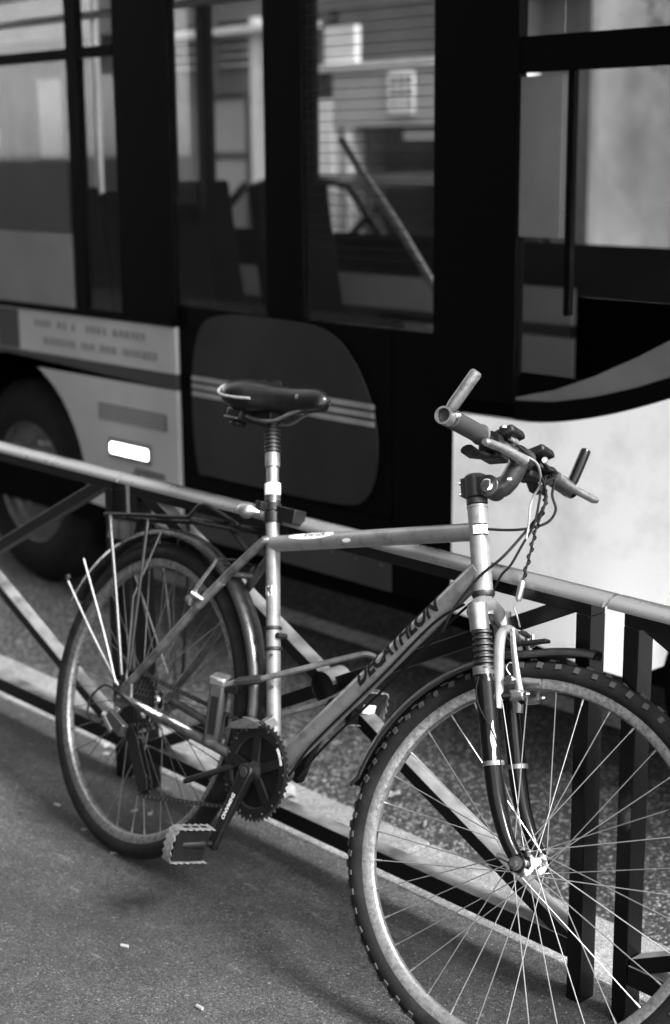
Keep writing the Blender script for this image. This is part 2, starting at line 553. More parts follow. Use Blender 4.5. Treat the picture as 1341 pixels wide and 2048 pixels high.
# ---------------------------------------------------------------- ground
def sheet(name, x0, x1, y0, y1, z, m, edge=None, nx=1):
    b = MB()
    vs = []; fs = []
    for i in range(nx + 1):
        x = x0 + (x1 - x0) * i / nx
        e = edge(x) if edge else 0
        vs += [(x, y0, z), (x, y1 + e, z)]
    for i in range(nx):
        fs.append((2 * i, 2 * i + 2, 2 * i + 3, 2 * i + 1))
    b.add(vs, fs)
    o = b.build(name, m, smooth=False)
    tag(o, kind='structure')
    return o
def wob(x):
    return .006 * mnoise.noise(Vector((x * 9, 0, 0))) + .004 * mnoise.noise(Vector((x * 40, 3, 0)))
g = sheet('ground', -600, 600, -600, 600, -.16, 'gutter')
sheet('road', -120, 120, .30, 7.4, -.12, 'road')
sheet('road_marking', -60, 60, 1.41, 1.51, -.116, 'marking')
sheet('gutter', -60, 60, .30, .47, -.116, 'gutter', wob, 2000)
# pavement with a ragged edge against the kerb stones
b = MB(); nx = 1400; xs = [-14 + 20 * i / nx for i in range(nx + 1)]
vs = []
for x in xs:
    vs += [(x, -13, 0), (x, .086 + wob(x), 0), (x, .086 + wob(x), -.02)]
fs = []
for i in range(nx):
    fs += [(3 * i, 3 * i + 3, 3 * i + 4, 3 * i + 1), (3 * i + 1, 3 * i + 4, 3 * i + 5, 3 * i + 2)]
b.add(vs, fs)
tag(b.build('pavement', 'pavement', smooth=False), kind='structure')
sheet('pavement', -120, -14, -13, .09, 0, 'pavement')
sheet('pavement', 6, 120, -13, .09, 0, 'pavement')
sheet('pavement_joint', -60, 60, .05, .12, -.012, 'joint')
kerb = empty('kerb'); tag(kerb, kind='structure')
x = -13.0; ks = 0
km = None
while x < 6:
    L = 1.0
    if km is None:
        b = MB(); b.box((0, 0, -.2), (L - .007, .2, 0))
        o = b.build('kerb_stone', 'kerb', kerb, smooth=False, bevel=.009); km = o.data
    else:
        o = link('kerb_stone', km, kerb, .009)
    o.location = (x + .37, .098 + random.uniform(-.002, .002), random.uniform(-.0015, .001))
    x += L
b = MB(); b.box((-13, .1, -.3), (7, .292, -.02)); tag(b.build('kerb_bed', 'joint', smooth=False), kind='structure')
for x0, x1 in ((-60, -13), (7, 60)):
    b = MB(); b.box((x0, .098, -.2), (x1, .298, 0)); tag(b.build('kerb', 'kerb', smooth=False), kind='structure')
b = MB(); b.box((-60, 7.4, -.2), (60, 7.6, 0)); tag(b.build('kerb', 'kerb', smooth=False), kind='structure')
sheet('pavement', -60, 60, 7.6, 12, -.002, 'pavement')

# ---------------------------------------------------------------- barriers
def barrier(x0, label, first=None):
    """x0 = outer face of its right post foot minus the panel; posts at x0 and x0+1.335"""
    root = empty('barrier', Matrix.Translation((x0, 0, 0)))
    tag(root, label, 'barrier', 'steel barriers along the kerb')
    if first:
        for ch in first.children:
            c = ch.copy(); COL.objects.link(c); c.parent = root
        return root
    Lx = 1.335
    for px in (0, Lx):
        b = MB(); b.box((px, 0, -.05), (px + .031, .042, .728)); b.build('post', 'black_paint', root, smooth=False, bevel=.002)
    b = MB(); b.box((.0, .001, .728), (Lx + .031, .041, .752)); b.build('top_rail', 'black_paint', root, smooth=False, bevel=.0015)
    # domed handrail
    pr = [(-.007, .7525)] + [(.0215 - .0285 * math.cos(q), .7545 + .0165 * math.sin(q)) for q in [math.pi * k / 10 for k in range(11)]] + [(.05, .7525)]
    b = MB(); b.prism(pr, -.03, Lx + .062, 'yz'); b.build('handrail', 'sheen_paint', root, ang=50)
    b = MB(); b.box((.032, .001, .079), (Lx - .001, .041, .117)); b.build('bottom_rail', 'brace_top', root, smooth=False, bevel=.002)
    for s in (0, 1):
        za, zb = (.745, .112) if s == 0 else (.112, .745)
        b = MB()
        A = Vector((.033, 0, za)); B = Vector((Lx - .002, 0, zb))
        d = (B - A).normalized(); nrm = Vector((-d.z, 0, d.x))
        y0, y1 = (.003, .039) if s == 0 else (.005, .037)
        w = .0145
        # stops at the post faces: cut vertically
        def e(P, sg):
            return (P.x, P.z + sg * w / abs(nrm.z))
        b.prism([e(A, -1), e(B, -1), e(B, 1), e(A, 1)], y0, y1, 'xz')
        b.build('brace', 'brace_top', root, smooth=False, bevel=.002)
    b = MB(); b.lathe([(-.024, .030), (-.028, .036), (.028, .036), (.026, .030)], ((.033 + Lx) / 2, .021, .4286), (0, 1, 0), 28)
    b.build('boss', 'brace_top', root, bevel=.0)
    return root
bar_m = barrier(-1.335, 'black steel barrier with crossed braces that the bicycle leans against')
barrier(-1.335 - 1.437, 'black steel barrier beyond the rear wheel, at the left edge', bar_m)
barrier(-1.335 + 1.437, 'black steel barrier seen through the front wheel, at the right edge', bar_m)

# ---------------------------------------------------------------- bicycle
BM = Matrix(((0.999912, 0.012732, 0.003833, -1.07429), (-0.013297, 0.957467, 0.288236, -0.24958), (0, -0.288262, 0.957552, 0), (0, 0, 0, 1)))
FM = Matrix(((0.885316, -0.294575, -0.359779, .83472), (0.315716, 0.948854, 0, 0), (0.341378, -0.113588, 0.933037, .91701), (0, 0, 0, 1)))
bike = empty('bicycle', BM)
tag(bike, 'grey city bicycle with bar ends, rear rack and mudguards, leaning on the black barrier', 'bicycle')
V = Vector
R = .345
BB = V((.4519, 0, .3115)); ST = V((.2864, 0, .8033)); HT = V((.83472, 0, .91701)); AX = V((.35978, 0, -.93304))
HB = HT + AX * .162
TT0 = V((.3040, 0, .7505)); TT1 = V((.8520, 0, .8725)); DT1 = V((.8770, 0, .8080))
DROP = {-1: V((0, -.066, .345)), 1: V((0, .066, .345))}
# frame
b = MB()
b.tube([BB, ST - (ST - BB).normalized() * .0], .0148, 20)
b.tube([TT0, TT1], .0168, 20)
b.tube([BB + (DT1 - BB) * .02, DT1], .0205, 20)
b.tube([HT, HT + AX * .004, HT + AX * .005, HB - AX * .005, HB - AX * .004, HB], [.0195, .0195, .0183, .0183, .0195, .0195], 24)
b.cur = 1
for s in (-1, 1):
    b.tube(spline([(.302, s * .017, .757), (.29, s * .024, .742), (.19, s * .043, .620), (.08, s * .060, .468), (.012, s * .066, .382)], 5), .0092, 14)
    b.tube(spline([(.006, s * .066, .345), (.06, s * .064, .342), (.17, s * .056, .334), (.30, s * .043, .324), (.42, s * .03, .314)], 5), [.009] * 9 + [.011] * 12, 14)
b.lathe([(-.036, .0205), (.036, .0205)], BB, (0, 1, 0), 20)
b.tube([(.23, -.037, .672), (.215, 0, .668), (.23, .037, .672)], .007, 10)
frame = b.build('frame', ['frame', 'frame_low'], bike)
for s in (-1, 1):
    b = MB(); b.prism([(-.022, .335), (-.018, .36), (.002, .392), (.02, .388), (.03, .35), (.03, .335), (.008, .325), (-.008, .30), (-.02, .305)], s * .066 - .003, s * .066 + .003)
    b.build('dropout', 'frame_dirty', frame, smooth=False, bevel=.001)
# brake cable clips and rubber bands on the seat tube
def st_at(z): return BB + (ST - BB) * ((z - BB.z) / (ST.z - BB.z))
stax = (ST - BB).normalized()
for z in (.585, .545):
    b = MB(); b.tube([st_at(z) + V((0, 0, 0)) + stax * t for t in (-.004, -.002, .002, .004)], [.0152, .0185, .0185, .0152], 18)
    b.build('rubber_band', 'rubber_b', frame)
for z in (.535, .474):
    b = MB(); b.lathe([(0, .0032), (.004, .004), (.0075, .003)], st_at(z) + V((.009, -.0125, 0)), (.5, -.85, 0), 8)
    b.build('bolt', 'steel_dark', frame)
b = MB(); b.lathe([(-.012, .0058), (.012, .0058)], st_at(.575) + V((.021, .004, 0)), (0, 1, 0), 12); b.build('bottle_cage_stub', 'rubber_b', frame)
# worn paint sleeve on the right seat stay and on the chain stay
b = MB(); p = [V((.302, -.017, .757)), V((.29, -.024, .742)), V((.19, -.043, .620)), V((.08, -.060, .468))]
A = V((.215, -.0385, .650)); Bq = V((.165, -.0475, .587))
b.tube([A, Bq], .0099, 14); b.build('stay_sleeve', 'alu_dull', frame)
# lettering
vs, fs = text_mb('DECATHLON', .042, .0017, .22, 2, .93)
def lay(name, vs, fs, m, par):
    b = MB(); b.add(vs, fs); return b.build(name, m, par, smooth=False)
dtd = (DT1 - BB).normalized(); L_dt = (V((.722, 0, .655)) - BB).dot(dtd)
vs2, fs2 = text_mb('DECATHLON', .042, .0032, .22, 2, .93)
lay('lettering', on_tube(vs2, BB, DT1, .0205, L_dt - .012, .22, .0004), fs2, 'alu_dull', frame)
lay('lettering', on_tube(vs, BB, DT1, .0205, L_dt - .012, .22, .0008), fs, 'ink', frame)
# worn pale patch with the model word on the top tube
pts = []; N = 36
ell = [V((0, 0, 0))] + [V((.066 * math.cos(2 * math.pi * k / N), .0092 * math.sin(2 * math.pi * k / N), 0)) for k in range(N)]
ell += [V((.066 * .5 * math.cos(2 * math.pi * k / N), .0092 * .5 * math.sin(2 * math.pi * k / N), 0)) for k in range(N)]
ef = [(0, 1 + N + k, 1 + N + (k + 1) % N) for k in range(N)] + [(1 + k, 1 + (k + 1) % N, 1 + N + (k + 1) % N, 1 + N + k) for k in range(N)]
lay('sticker', on_tube(ell, TT0, TT1, .0168, .128, .72, .0004), ef, 'decal_white', frame)
vs, fs = text_mb('Riverside', .0165, .0003, .2, 1, 1.05)
lay('lettering', on_tube(vs, TT0, TT1, .0168, .137, .80, .0008), fs, 'ink', frame)
vs, fs = text_mb('7', .02, .0006, .1, 1)
q = [V((x, y, 0)) for x in (-.008, 0, .012) for y in (-.018, -.009, 0, .009, .018)]
qf = [(i * 5 + j, i * 5 + j + 1, (i + 1) * 5 + j + 1, (i + 1) * 5 + j) for i in range(2) for j in range(4)]
lay('sticker', on_tube(q, BB, ST, .0148, (st_at(.655) - BB).length, .1, .0004), qf, 'decal_white', frame)
vv = [V((v.y, -v.x, 0)) for v in vs]
lay('lettering', on_tube(vv, BB, ST, .0148, (st_at(.656) - BB).length, .35, .0008), fs, 'ink', frame)
lay('sticker', on_tube([v * .8 for v in q], HT, HB, .0183, .045, .9, .0004), qf, 'decal_white', frame)
for d in (-.008, .011):
    lay('sticker', on_tube([V((v.x * .12 + d, v.y * .8, 0)) for v in q], HT, HB, .0183, .045, .9, .0007), qf, 'ink', frame)
# pale chips where the chain has worn the stay, and scuffs
for (a, c, r0, u0, w, h, an) in (((.06, -.064, .342), (.17, -.056, .334), .0095, .05, .05, .0035, .7), ((.17, -.056, .334), (.30, -.043, .324), .0112, .03, .035, .003, .9)):
    e2 = [V((v.x / .066 * w * (1 + .25 * math.sin(i * 2.1)), v.y / .0092 * h * (1 + .4 * math.sin(i * 3.7)), 0)) for i, v in enumerate(ell)]
    lay('chip_or_glint', on_tube(e2, a, c, r0, u0, an, .0012), ef, 'decal_white', frame)
lay('chip_or_glint', on_tube([V((v.x * .18, v.y * .45, 0)) for v in ell], TT0, TT1, .0168, .235, -.25, .0004), ef, 'decal_white', frame)

# seat post with bellows
b = MB()
sp = lambda t: ST + stax * t
b.tube([sp(-.01), sp(.105)], .0128, 20)
post = b.build('seat_post', 'alu', bike)
b = MB(); b.tube([sp(.047), sp(.071)], .0165, 20); b.build('tape', 'white', post)
b = MB(); b.tube([sp(.033), sp(.046)], .0162, 20); b.build('collar', 'steel_dark', post)
b = MB()
n = 40
b.tube([sp(.106), sp(.107), sp(.136), sp(.137)], [.013, .0155, .0155, .013], 40)
b.build('knurled_nut', 'alu_dull', post)
b = MB(); prof = []
for k in range(6):
    t = .138 + k * .0085
    prof += [(t, .0135), (t + .0015, .0172), (t + .0045, .0172), (t + .006, .0135)]
b.lathe(prof, ST, stax, 24); b.build('bellows', 'rubber_b', post)
b = MB(); b.tube([sp(.185), sp(.212)], .0115, 18)
b.obox(sp(.212) + V((-.008, 0, .003)), V((.026, 0, .003)), V((0, .022, 0)), V((-.001, 0, .008)))
b.build('saddle_clamp', 'plastic', post, bevel=.003)
# seat clamp and quick release
b = MB()
b.tube([ST + stax * t for t in (-.012, -.011, .009, .01)], [.0165, .019, .019, .0165], 24)
cl = b.build('seat_clamp', 'plastic', bike)
b = MB(); b.tube([ST + stax * t for t in (.012, .03)], .0182, 24)
b.box((.262, -.034, .812), (.282, -.008, .832)); b.box((.292, -.005, .800), (.355, .028, .83))
b.build('lamp_bracket', 'plastic', cl, bevel=.002)
b = MB(); b.tube(spline([(.277, -.03, .808), (.262, -.040, .808), (.245, -.044, .805), (.236, -.046, .80)], 4), [.004, .006, .008, .011, .0145, .0165, .0172, .0172, .0168, .016, .015, .012, .006], 16)
b.build('quick_release_lever', 'alu', cl)

# saddle
def loft(secs, nseg=20, pw=2.6):
    b = MB(); vs = []; fs = []
    for (x, hw, zt, zb, dz) in secs:
        zc, hh = (zt + zb) / 2, (zt - zb) / 2
        for k in range(nseg):
            a = 2 * math.pi * k / nseg
            ca, sa = math.cos(a), math.sin(a)
            yy = hw * (abs(ca) ** (2 / pw)) * (1 if ca > 0 else -1)
            zz = zc + hh * (abs(sa) ** (2 / pw)) * (1 if sa > 0 else -1) - dz * (yy / max(hw, 1e-5)) ** 2
            vs.append((x, yy, zz))
    n = len(secs)
    for i in range(n - 1):
        for k in range(nseg):
            k2 = (k + 1) % nseg
            fs.append((i * nseg + k, (i + 1) * nseg + k, (i + 1) * nseg + k2, i * nseg + k2))
    fs.append(tuple(range(nseg))); fs.append(tuple((n - 1) * nseg + k for k in range(nseg)))
    b.add(vs, fs); return b
sad = loft([(.104, .048, 1.058, 1.028, .002), (.108, .062, 1.066, 1.018, .004), (.122, .074, 1.074, 1.008, .006), (.15, .078, 1.079, 1.004, .008), (.18, .070, 1.078, 1.008, .009),
            (.21, .053, 1.075, 1.012, .010), (.24, .038, 1.073, 1.018, .010), (.27, .028, 1.074, 1.022, .009), (.30, .024, 1.077, 1.026, .008), (.33, .0225, 1.080, 1.030, .007),
            (.352, .0215, 1.079, 1.034, .006), (.366, .019, 1.074, 1.038, .005), (.375, .013, 1.068, 1.044, .003), (.379, .006, 1.061, 1.051, .001)], 26, 2.5)
saddle = sad.build('saddle', 'leather', bike, ang=60)
sub = saddle.modifiers.new('sub', 'SUBSURF'); sub.levels = sub.render_levels = 1
b = MB(); b.tube(spline([(.205, -.0585, 1.034), (.17, -.0765, 1.030), (.135, -.0805, 1.031), (.112, -.071, 1.039), (.104, -.052, 1.052), (.103, -.02, 1.056), (.103, .03, 1.056)], 6), .0032, 8)
b.build('piping', 'piping_grey', saddle)
b = MB(); b.lathe([(0, .0042), (.001, .0055), (.0018, .003)], (.312, -.0262, 1.056), (0, -1, .1), 14); b.build('saddle_badge', 'alu_dull', saddle)
b = MB()
for s in (-1, 1):
    b.tube(spline([(.325, s * .012, 1.035), (.29, s * .018, 1.018), (.25, s * .022, .999), (.20, s * .022, .995), (.16, s * .026, .999), (.125, s * .036, 1.012)], 6), .0036, 10)
b.build('saddle_rail', 'alu_dull', saddle)
b = MB(); b.box((.118, -.045, .984), (.165, .045, 1.012)); b.box((.128, -.04, .972), (.155, -.008, .985))
b.build('saddle_spring', 'plastic', saddle, bevel=.006)
b = MB(); b.box((.1165, -.047, .987), (.160, .047, .9915)); b.build('spring_strip', 'alu_dull', saddle, bevel=.001)
# torn cover lifting at the back
b = MB(); vs = []; fs = []; nu, nv = 16, 7
for i in range(nu):
    for j in range(nv):
        x = .125 + .095 * i / (nu - 1); y = .015 + .055 * j / (nv - 1) - .012 * i / nu
        vs.append((x, y, 1.076 + .006 * math.sin(i * 1.1 + j) + .012 * (j / nv) * math.exp(-((i - 3) / 4) ** 2) - .0006 * i))
for i in range(nu - 1):
    for j in range(nv - 1):
        fs.append((i * nv + j, (i + 1) * nv + j, (i + 1) * nv + j + 1, i * nv + j + 1))
b.add(vs, fs); o = b.build('torn_cover', 'leather', saddle); sm = o.modifiers.new('s', 'SOLIDIFY'); sm.thickness = .002

# wheels -------------------------------------------------------------
RT = .0195; RC = R - RT
def wheel(c, xf, tread, hubw, n_sp=36, phase=0.0, rear=False):
    """c = hub centre in the frame xf; rim is the part, everything else its sub-parts"""
    T4 = xf @ Matrix.Translation(c)
    prof = [(.2925, -.0045), (.2955, -.0095), (.302, -.0118), (.315, -.0122), (.3185, -.0118), (.3185, -.0098), (.310, -.0095), (.306, -.006), (.306, .006), (.310, .0095), (.3185, .0098), (.3185, .0118), (.315, .0122), (.302, .0118), (.2955, .0095), (.2925, .0045)]
    b = MB(T4); b.revolve_y(prof, n=120)
    rim = b.build('wheel', 'rim', bike, ang=30)
    b = MB(T4)
    prof = []
    for k in range(18):
        a = -2.35 + 4.7 * k / 17
        rr = RT * (1.0 if abs(a) > 1.0 or tread else 1.0)
        prof.append((RC + rr * math.cos(a) * (1.0 if not tread else .97), rr * math.sin(a)))
        if tread is False and abs(abs(a) - .95) < .14:
            prof[-1] = (prof[-1][0] - .0012, prof[-1][1])
    prof += [(.3175, .0085), (.3175, -.0085)]
    b.revolve_y(prof, n=128)
    b.build('tyre', 'rubber', rim, ang=70)
    # hub
    b = MB(T4); hw = hubw
    b.lathe([(-hw - .012, .006), (-hw - .004, .008), (-hw - .002, .0215), (-hw + .001, .0215), (-hw + .003, .0115), (0, .0100 if not rear else .013), (hw - .003, .0115), (hw - .001, .0215), (hw + .002, .0215), (hw + .004, .008), (hw + .012, .006)], (0, 0, 0), (0, 1, 0), 28)
    b.build('hub', 'chrome', rim)
    # spokes, three cross, one mesh per flange side and direction
    rf = .020; L = None; me = {}
    rng = random.Random(3)
    for i in range(n_sp):
        side = -1 if i % 2 == 0 else 1
        k = i // 2; dirn = 1 if k % 2 == 0 else -1
        ar = phase + 2 * math.pi * (i + .5) / n_sp
        ah = ar + dirn * rad(62)
        ph = V((rf * math.cos(ah), side * hw, rf * math.sin(ah)))
        pr_ = V((.2935 * math.cos(ar), side * .0015, .2935 * math.sin(ar)))
        if me.get('s') is None:
            L = (pr_ - ph).length
            q = MB(); q.tube([(0, 0, 0), (0, 0, L - .013), (0, 0, L - .0128), (0, 0, L)], [.00105, .00105, .0019, .0019], 6)
            o = q.build('spoke', 'spoke_dark' if rear else 'spoke', rim); me['s'] = o.data
        else:
            o = link('spoke', me['s'], rim)
        d = (pr_ - ph); rot = d.to_track_quat('Z', 'Y').to_matrix().to_4x4()
        o.matrix_local = T4 @ Matrix.Translation(ph) @ rot @ Matrix.Scale(d.length / L, 4, (0, 0, 1))
    b = MB(T4); a = phase + .087 * 3
    b.tube([(.29 * math.cos(a), 0, .29 * math.sin(a)), (.258 * math.cos(a), 0, .258 * math.sin(a))], [.003, .0026], 8)
    b.build('valve', 'rubber_b', rim)
    if tread:
        N = 62; km = None
        for i in range(N):
            for (phi, off, w) in ((-1.08, 0, .0105), (0, .5, .0125), (1.08, 0, .0105)):
                if km is None:
                    q = MB(); q.box((-.0028, -.5, -.0050), (.0028, .5, .0050))
                    # tapered block in its own frame: x outwards, y across, z round the tyre
                    o = q.build('tread_knob', 'knob', rim, smooth=False, bevel=0); km = o.data
                else:
                    o = link('tread_knob', km, rim)
                a = 2 * math.pi * (i + off) / N
                P = Matrix.Rotation(-a, 4, 'Y')
                loc = P @ Matrix.Translation((RC + RT * .965 * math.cos(phi), RT * .965 * math.sin(phi), 0)) @ Matrix.Rotation(phi, 4, 'Z')
                o.matrix_local = T4 @ loc @ Matrix.Rotation(rng.uniform(-.25, .25), 4, 'X') @ Matrix.Diagonal((rng.uniform(.85, 1.05), w * rng.uniform(.8, 1.15), rng.uniform(.85, 1.15) * (1.0 if phi else 1.25), 1))
    return rim, T4
FH = V((.05209, 0, -.63315))
I4 = Matrix.Identity(4)
rw, RW4 = wheel(V((0, 0, R)), I4, False, .028, phase=.05, rear=True)
fw, FW4 = wheel(FH, FM, True, .030, phase=.02)

# mudguards
def guard(xf, c, a0, a1, r0, w=.024, lift=None, name='mudguard', m='plastic_g'):
    b = MB(xf); vs = []; fs = []; n = 60; prof = [(-1, -.010), (-.9, -.002), (-.55, .0035), (0, .005), (.55, .0035), (.9, -.002), (1, -.010)]
    inner = [(p[0] * .93, p[1] - .0018) for p in reversed(prof)]
    pf = prof + inner; mm = len(pf)
    for k in range(n + 1):
        a = a0 + (a1 - a0) * k / n
        rr = r0 + (lift(k / n) if lift else 0)
        for (u, dz) in pf:
            r_ = rr + dz
            vs.append((c[0] + r_ * math.cos(a), c[1] + u * w, c[2] + r_ * math.sin(a)))
    for k in range(n):
        for e in range(mm):
            e2 = (e + 1) % mm
            fs.append((k * mm + e, (k + 1) * mm + e, (k + 1) * mm + e2, k * mm + e2))
    fs.append(tuple(range(mm))); fs.append(tuple(n * mm + e for e in range(mm - 1, -1, -1)))
    b.add(vs, fs); return b.build(name, m, bike, ang=45)
rg = guard(I4, V((0, 0, R)), rad(-12), rad(156), .372, .025, lambda t: .010 * math.sin(t * math.pi) * 0 + .008 * (1 - t))
fg = guard(FM, FH, rad(66), rad(155), .358, .023, lambda t: .016 * max(0, 1 - t * 5) ** 1.0 + .006 * (t > .97))
# front guard bracket
b = MB(FM); b.box((.045, -.012, -.262), (.115, .012, -.256)); b.bar((.02, 0, -.215), (.05, 0, -.258), .018, .004); b.build('bracket', 'plastic', fg, bevel=.001)
# loose stays: thin pale rods that have come away from the guard
for pts, rr in ((((-.0194, -.08, .3732), (-.10, -.082, .470), (-.2362, -.08, .609)), .0017), (((-.012, -.078, .3700), (-.14, -.082, .455), (-.2789, -.08, .5481)), .0017),
                (((-.0201, .06, .3967), (-.12, .062, .49), (-.2236, .06, .5884)), .0016)):
    b = MB(); b.tube(spline(pts, 6), rr, 8); o = b.build('guard_stay', 'piping', rg)
b = MB(); b.tube([(-.2789, -.08, .5481), (-.2885, -.08, .5545)], .0032, 8); b.obox((-.287, -.078, .557), (.004, 0, .002), (0, .004, 0), (-.002, 0, .004))
b.build('stay_clip', 'rubber_b', rg)
for s in (-1, 1):
    b = MB(); b.tube([(.005, s * .07, .372), (-.055, s * .055, .56), (-.045, s * .024, .714)], .0022, 8); b.build('guard_stay', 'steel_dark', rg)

# rear rack
b = MB()
for s in (-1, 1):
    b.tube(spline([(-.222, s * .058, .7175), (-.10, s * .056, .736), (.06, s * .054, .7585), (.085, s * .054, .768), (.105, s * .053, .790), (.13, s * .053, .796), (.17, s * .052, .789), (.225, s * .05, .778), (.24, s * .045, .772)], 6), .0048, 10)
    b.tube(spline([(.09, s * .054, .757), (.15, s * .053, .757), (.23, s * .048, .762)], 5), .004, 10)
b.tube([(.24, -.045, .772), (.24, .045, .772)], .0045, 10)
b.tube([(.23, -.048, .762), (.23, .048, .762)], .004, 10)
b.tube([(-.222, -.058, .7175), (-.222, .058, .7175)], .0048, 10)
for x in (-.14, -.03, .07):
    b.tube([(x, -.055, .726 + (x + .14) * .16), (x, .055, .726 + (x + .14) * .16)], .0038, 8)
for y in (-.018, .018):
    b.tube([(-.215, y, .716), (.085, y, .757)], .0036, 8)
rack = b.build('luggage_rack', 'plastic', bike)
for s in (-1, 1):
    b = MB(); b.tube(spline([(-.195, s * .058, .719), (-.180, s * .066, .700), (-.10, s * .071, .560), (-.012, s * .074, .392)], 6), .0042, 10)
    b.build('rack_stay', 'steel_dark', rack)
    b = MB(); b.tube([(-.06, s * .056, .738), (-.045, s * .062, .69), (.01, s * .074, .41)], .0040, 8); b.build('rack_stay', 'plastic', rack)
    b = MB(); b.bar((.20, s * .040, .765), (.268, s * .026, .722), .004, .012, (0, 1, 0)); b.build('rack_strut', 'plastic', rack, smooth=False)
b = MB(); b.box((-.229, -.035, .665), (-.225, .035, .718)); b.build('reflector_plate', 'steel_dark', rack, smooth=False, bevel=.001)
for y in (-.022, .022):
    b = MB(); b.lathe([(0, .005), (.003, .005), (.005, .002)], (-.229, y, .684), (-1, 0, 0), 10); b.build('bolt', 'alu_dull', rack)

# rear brake
def vbrake(xf, piv, top, padpt, s, m='alu'):
    b = MB(xf)
    piv, top, padpt = V(piv), V(top), V(padpt)
    pts = spline([piv, piv + (top - piv) * .35 + V((0, s * .004, 0)), piv + (top - piv) * .8, top], 5)
    b.tube(pts, [.0062 - .003 * k / (len(pts) - 1) for k in range(len(pts))], 10, flat=.6)
    b.lathe([(-.008, .0095), (.008, .0095)], piv, (1, 0, 0) if xf is FM else (top - piv).cross(V((0, 1, 0))), 16)
    return b.build('brake_arm', 'alu_dull', bike)
o = vbrake(I4, (.150, -.058, .594), (.192, -.046, .692), (0, 0, 0), -1)
b = MB(); b.tube([(.158, -.066, .612), (.182, -.050, .602)], .0062, 12); b.build('brake_bolt', 'chrome', o)
b = MB(); b.tube([(.135, -.030, .577), (.175, -.030, .615)], .0065, 10, flat=1.5); b.build('brake_pad', 'rubber_b', o)
o = vbrake(I4, (.165, .058, .594), (.205, .046, .692), (0, 0, 0), 1)
b = MB(); b.tube([(.178, .030, .577), (.21, .030, .615)], .0065, 10, flat=1.5); b.build('brake_pad', 'rubber_b', o)
b = MB(); b.tube(spline([(.192, -.046, .692), (.199, 0, .697), (.205, .046, .692), (.225, .062, .70), (.25, .05, .72), (.28, .022, .79)], 6), .0025, 8); b.build('brake_cable', 'cable', bike)

# front fork
b = MB(FM)
b.tube([(0, 0, -.158), (0, 0, -.20)], .0165, 20)                       # steerer base
b.tube(spline([(.006, -.056, -.205), (.006, -.036, -.190), (.004, 0, -.182), (.006, .036, -.190), (.006, .056, -.205)], 6), .0165, 16, flat=1.0)
crown = b.build('fork_crown', 'frame', bike)
for s in (-1, 1):
    b = MB(FM); b.tube([(.010, s * .056, -.190), (.012, s * .056, -.236)], [.0178, .0168], 18)
    b.build('crown_sleeve', 'alu', crown)
b = MB(FM); b.tube([(0, 0, -.168), (0, 0, -.163), (0, 0, -.158)], [.019, .0215, .021], 24); b.build('headset_race', 'rubber_b', crown)
for s in (-1, 1):
    b = MB(FM); prof = []
    for k in range(7):
        t = -.236 - k * .0105
        prof += [(t, .0135), (t - .002, .0178), (t - .0058, .0178), (t - .008, .0135)]
    b.lathe([(-p[0], p[1]) for p in prof], (.0125 , s * .056, 0), (0.012, 0, -1), 24)
    b.build('bellows', 'rubber_b', crown)
    b = MB(FM)
    pts = spline([(.0135, s * .056, -.306), (.0150, s * .056, -.318), (.0165, s * .056, -.36), (.0185, s * .056, -.44), (.0200, s * .056, -.485), (.0250, s * .057, -.54), (.0370, s * .058, -.592), (.0500, s * .059, -.622)], 6)
    n = len(pts); rs = []
    for i, p in enumerate(pts):
        z = -p.z
        rs.append(.0172 if z < .318 else (.0195 - .0015 * (z - .318) / .05 if z < .37 else (.018 - (z - .37) * .016 if z < .5 else .0159 - (z - .5) * .030)))
    b.tube(pts, rs, 20)
    b.prism([(.040, -.645), (.040, -.618), (.052, -.612), (.064, -.620), (.066, -.640), (.058, -.650)], s * .059 - .004 + s * .0, s * .059 + .004)
    leg = b.build('fork_leg', 'fork', bike)
    b = MB(FM); b.tube([(.0208, s * .056, -.462), (.0209, s * .056, -.470)], .0186, 18); b.build('leg_band', 'alu_dull', leg)
    b = MB(FM); b.tube([(.0135, s * .056, -.300), (.0137, s * .056, -.314)], .0188, 18); b.build('leg_collar', 'frame_dirty', leg)
    if s == -1:   # reflection on the leg, painted as a bright patch
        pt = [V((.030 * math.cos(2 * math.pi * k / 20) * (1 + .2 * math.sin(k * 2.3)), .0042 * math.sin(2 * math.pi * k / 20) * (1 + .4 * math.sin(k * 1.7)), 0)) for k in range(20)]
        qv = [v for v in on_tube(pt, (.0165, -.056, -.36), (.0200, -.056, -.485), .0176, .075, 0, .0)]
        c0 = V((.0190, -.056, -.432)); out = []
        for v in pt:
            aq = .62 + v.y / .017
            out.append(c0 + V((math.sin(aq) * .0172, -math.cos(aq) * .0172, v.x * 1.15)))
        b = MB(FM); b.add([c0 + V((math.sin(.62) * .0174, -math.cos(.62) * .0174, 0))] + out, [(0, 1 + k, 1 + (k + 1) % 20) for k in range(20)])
        b.build('chip_or_glint', 'alu', leg, smooth=False)
# brace arch between the two legs
b = MB(FM)
b.tube(spline([(.030, -.050, -.372), (.036, -.048, -.330), (.039, -.046, -.285), (.041, -.038, -.252), (.043, -.022, -.236), (.044, 0, -.231), (.043, .022, -.236), (.041, .038, -.252), (.039, .046, -.285), (.036, .048, -.330), (.030, .050, -.372)], 5), .0105, 14, flat=.8)
b.build('fork_arch', 'frame', bike)
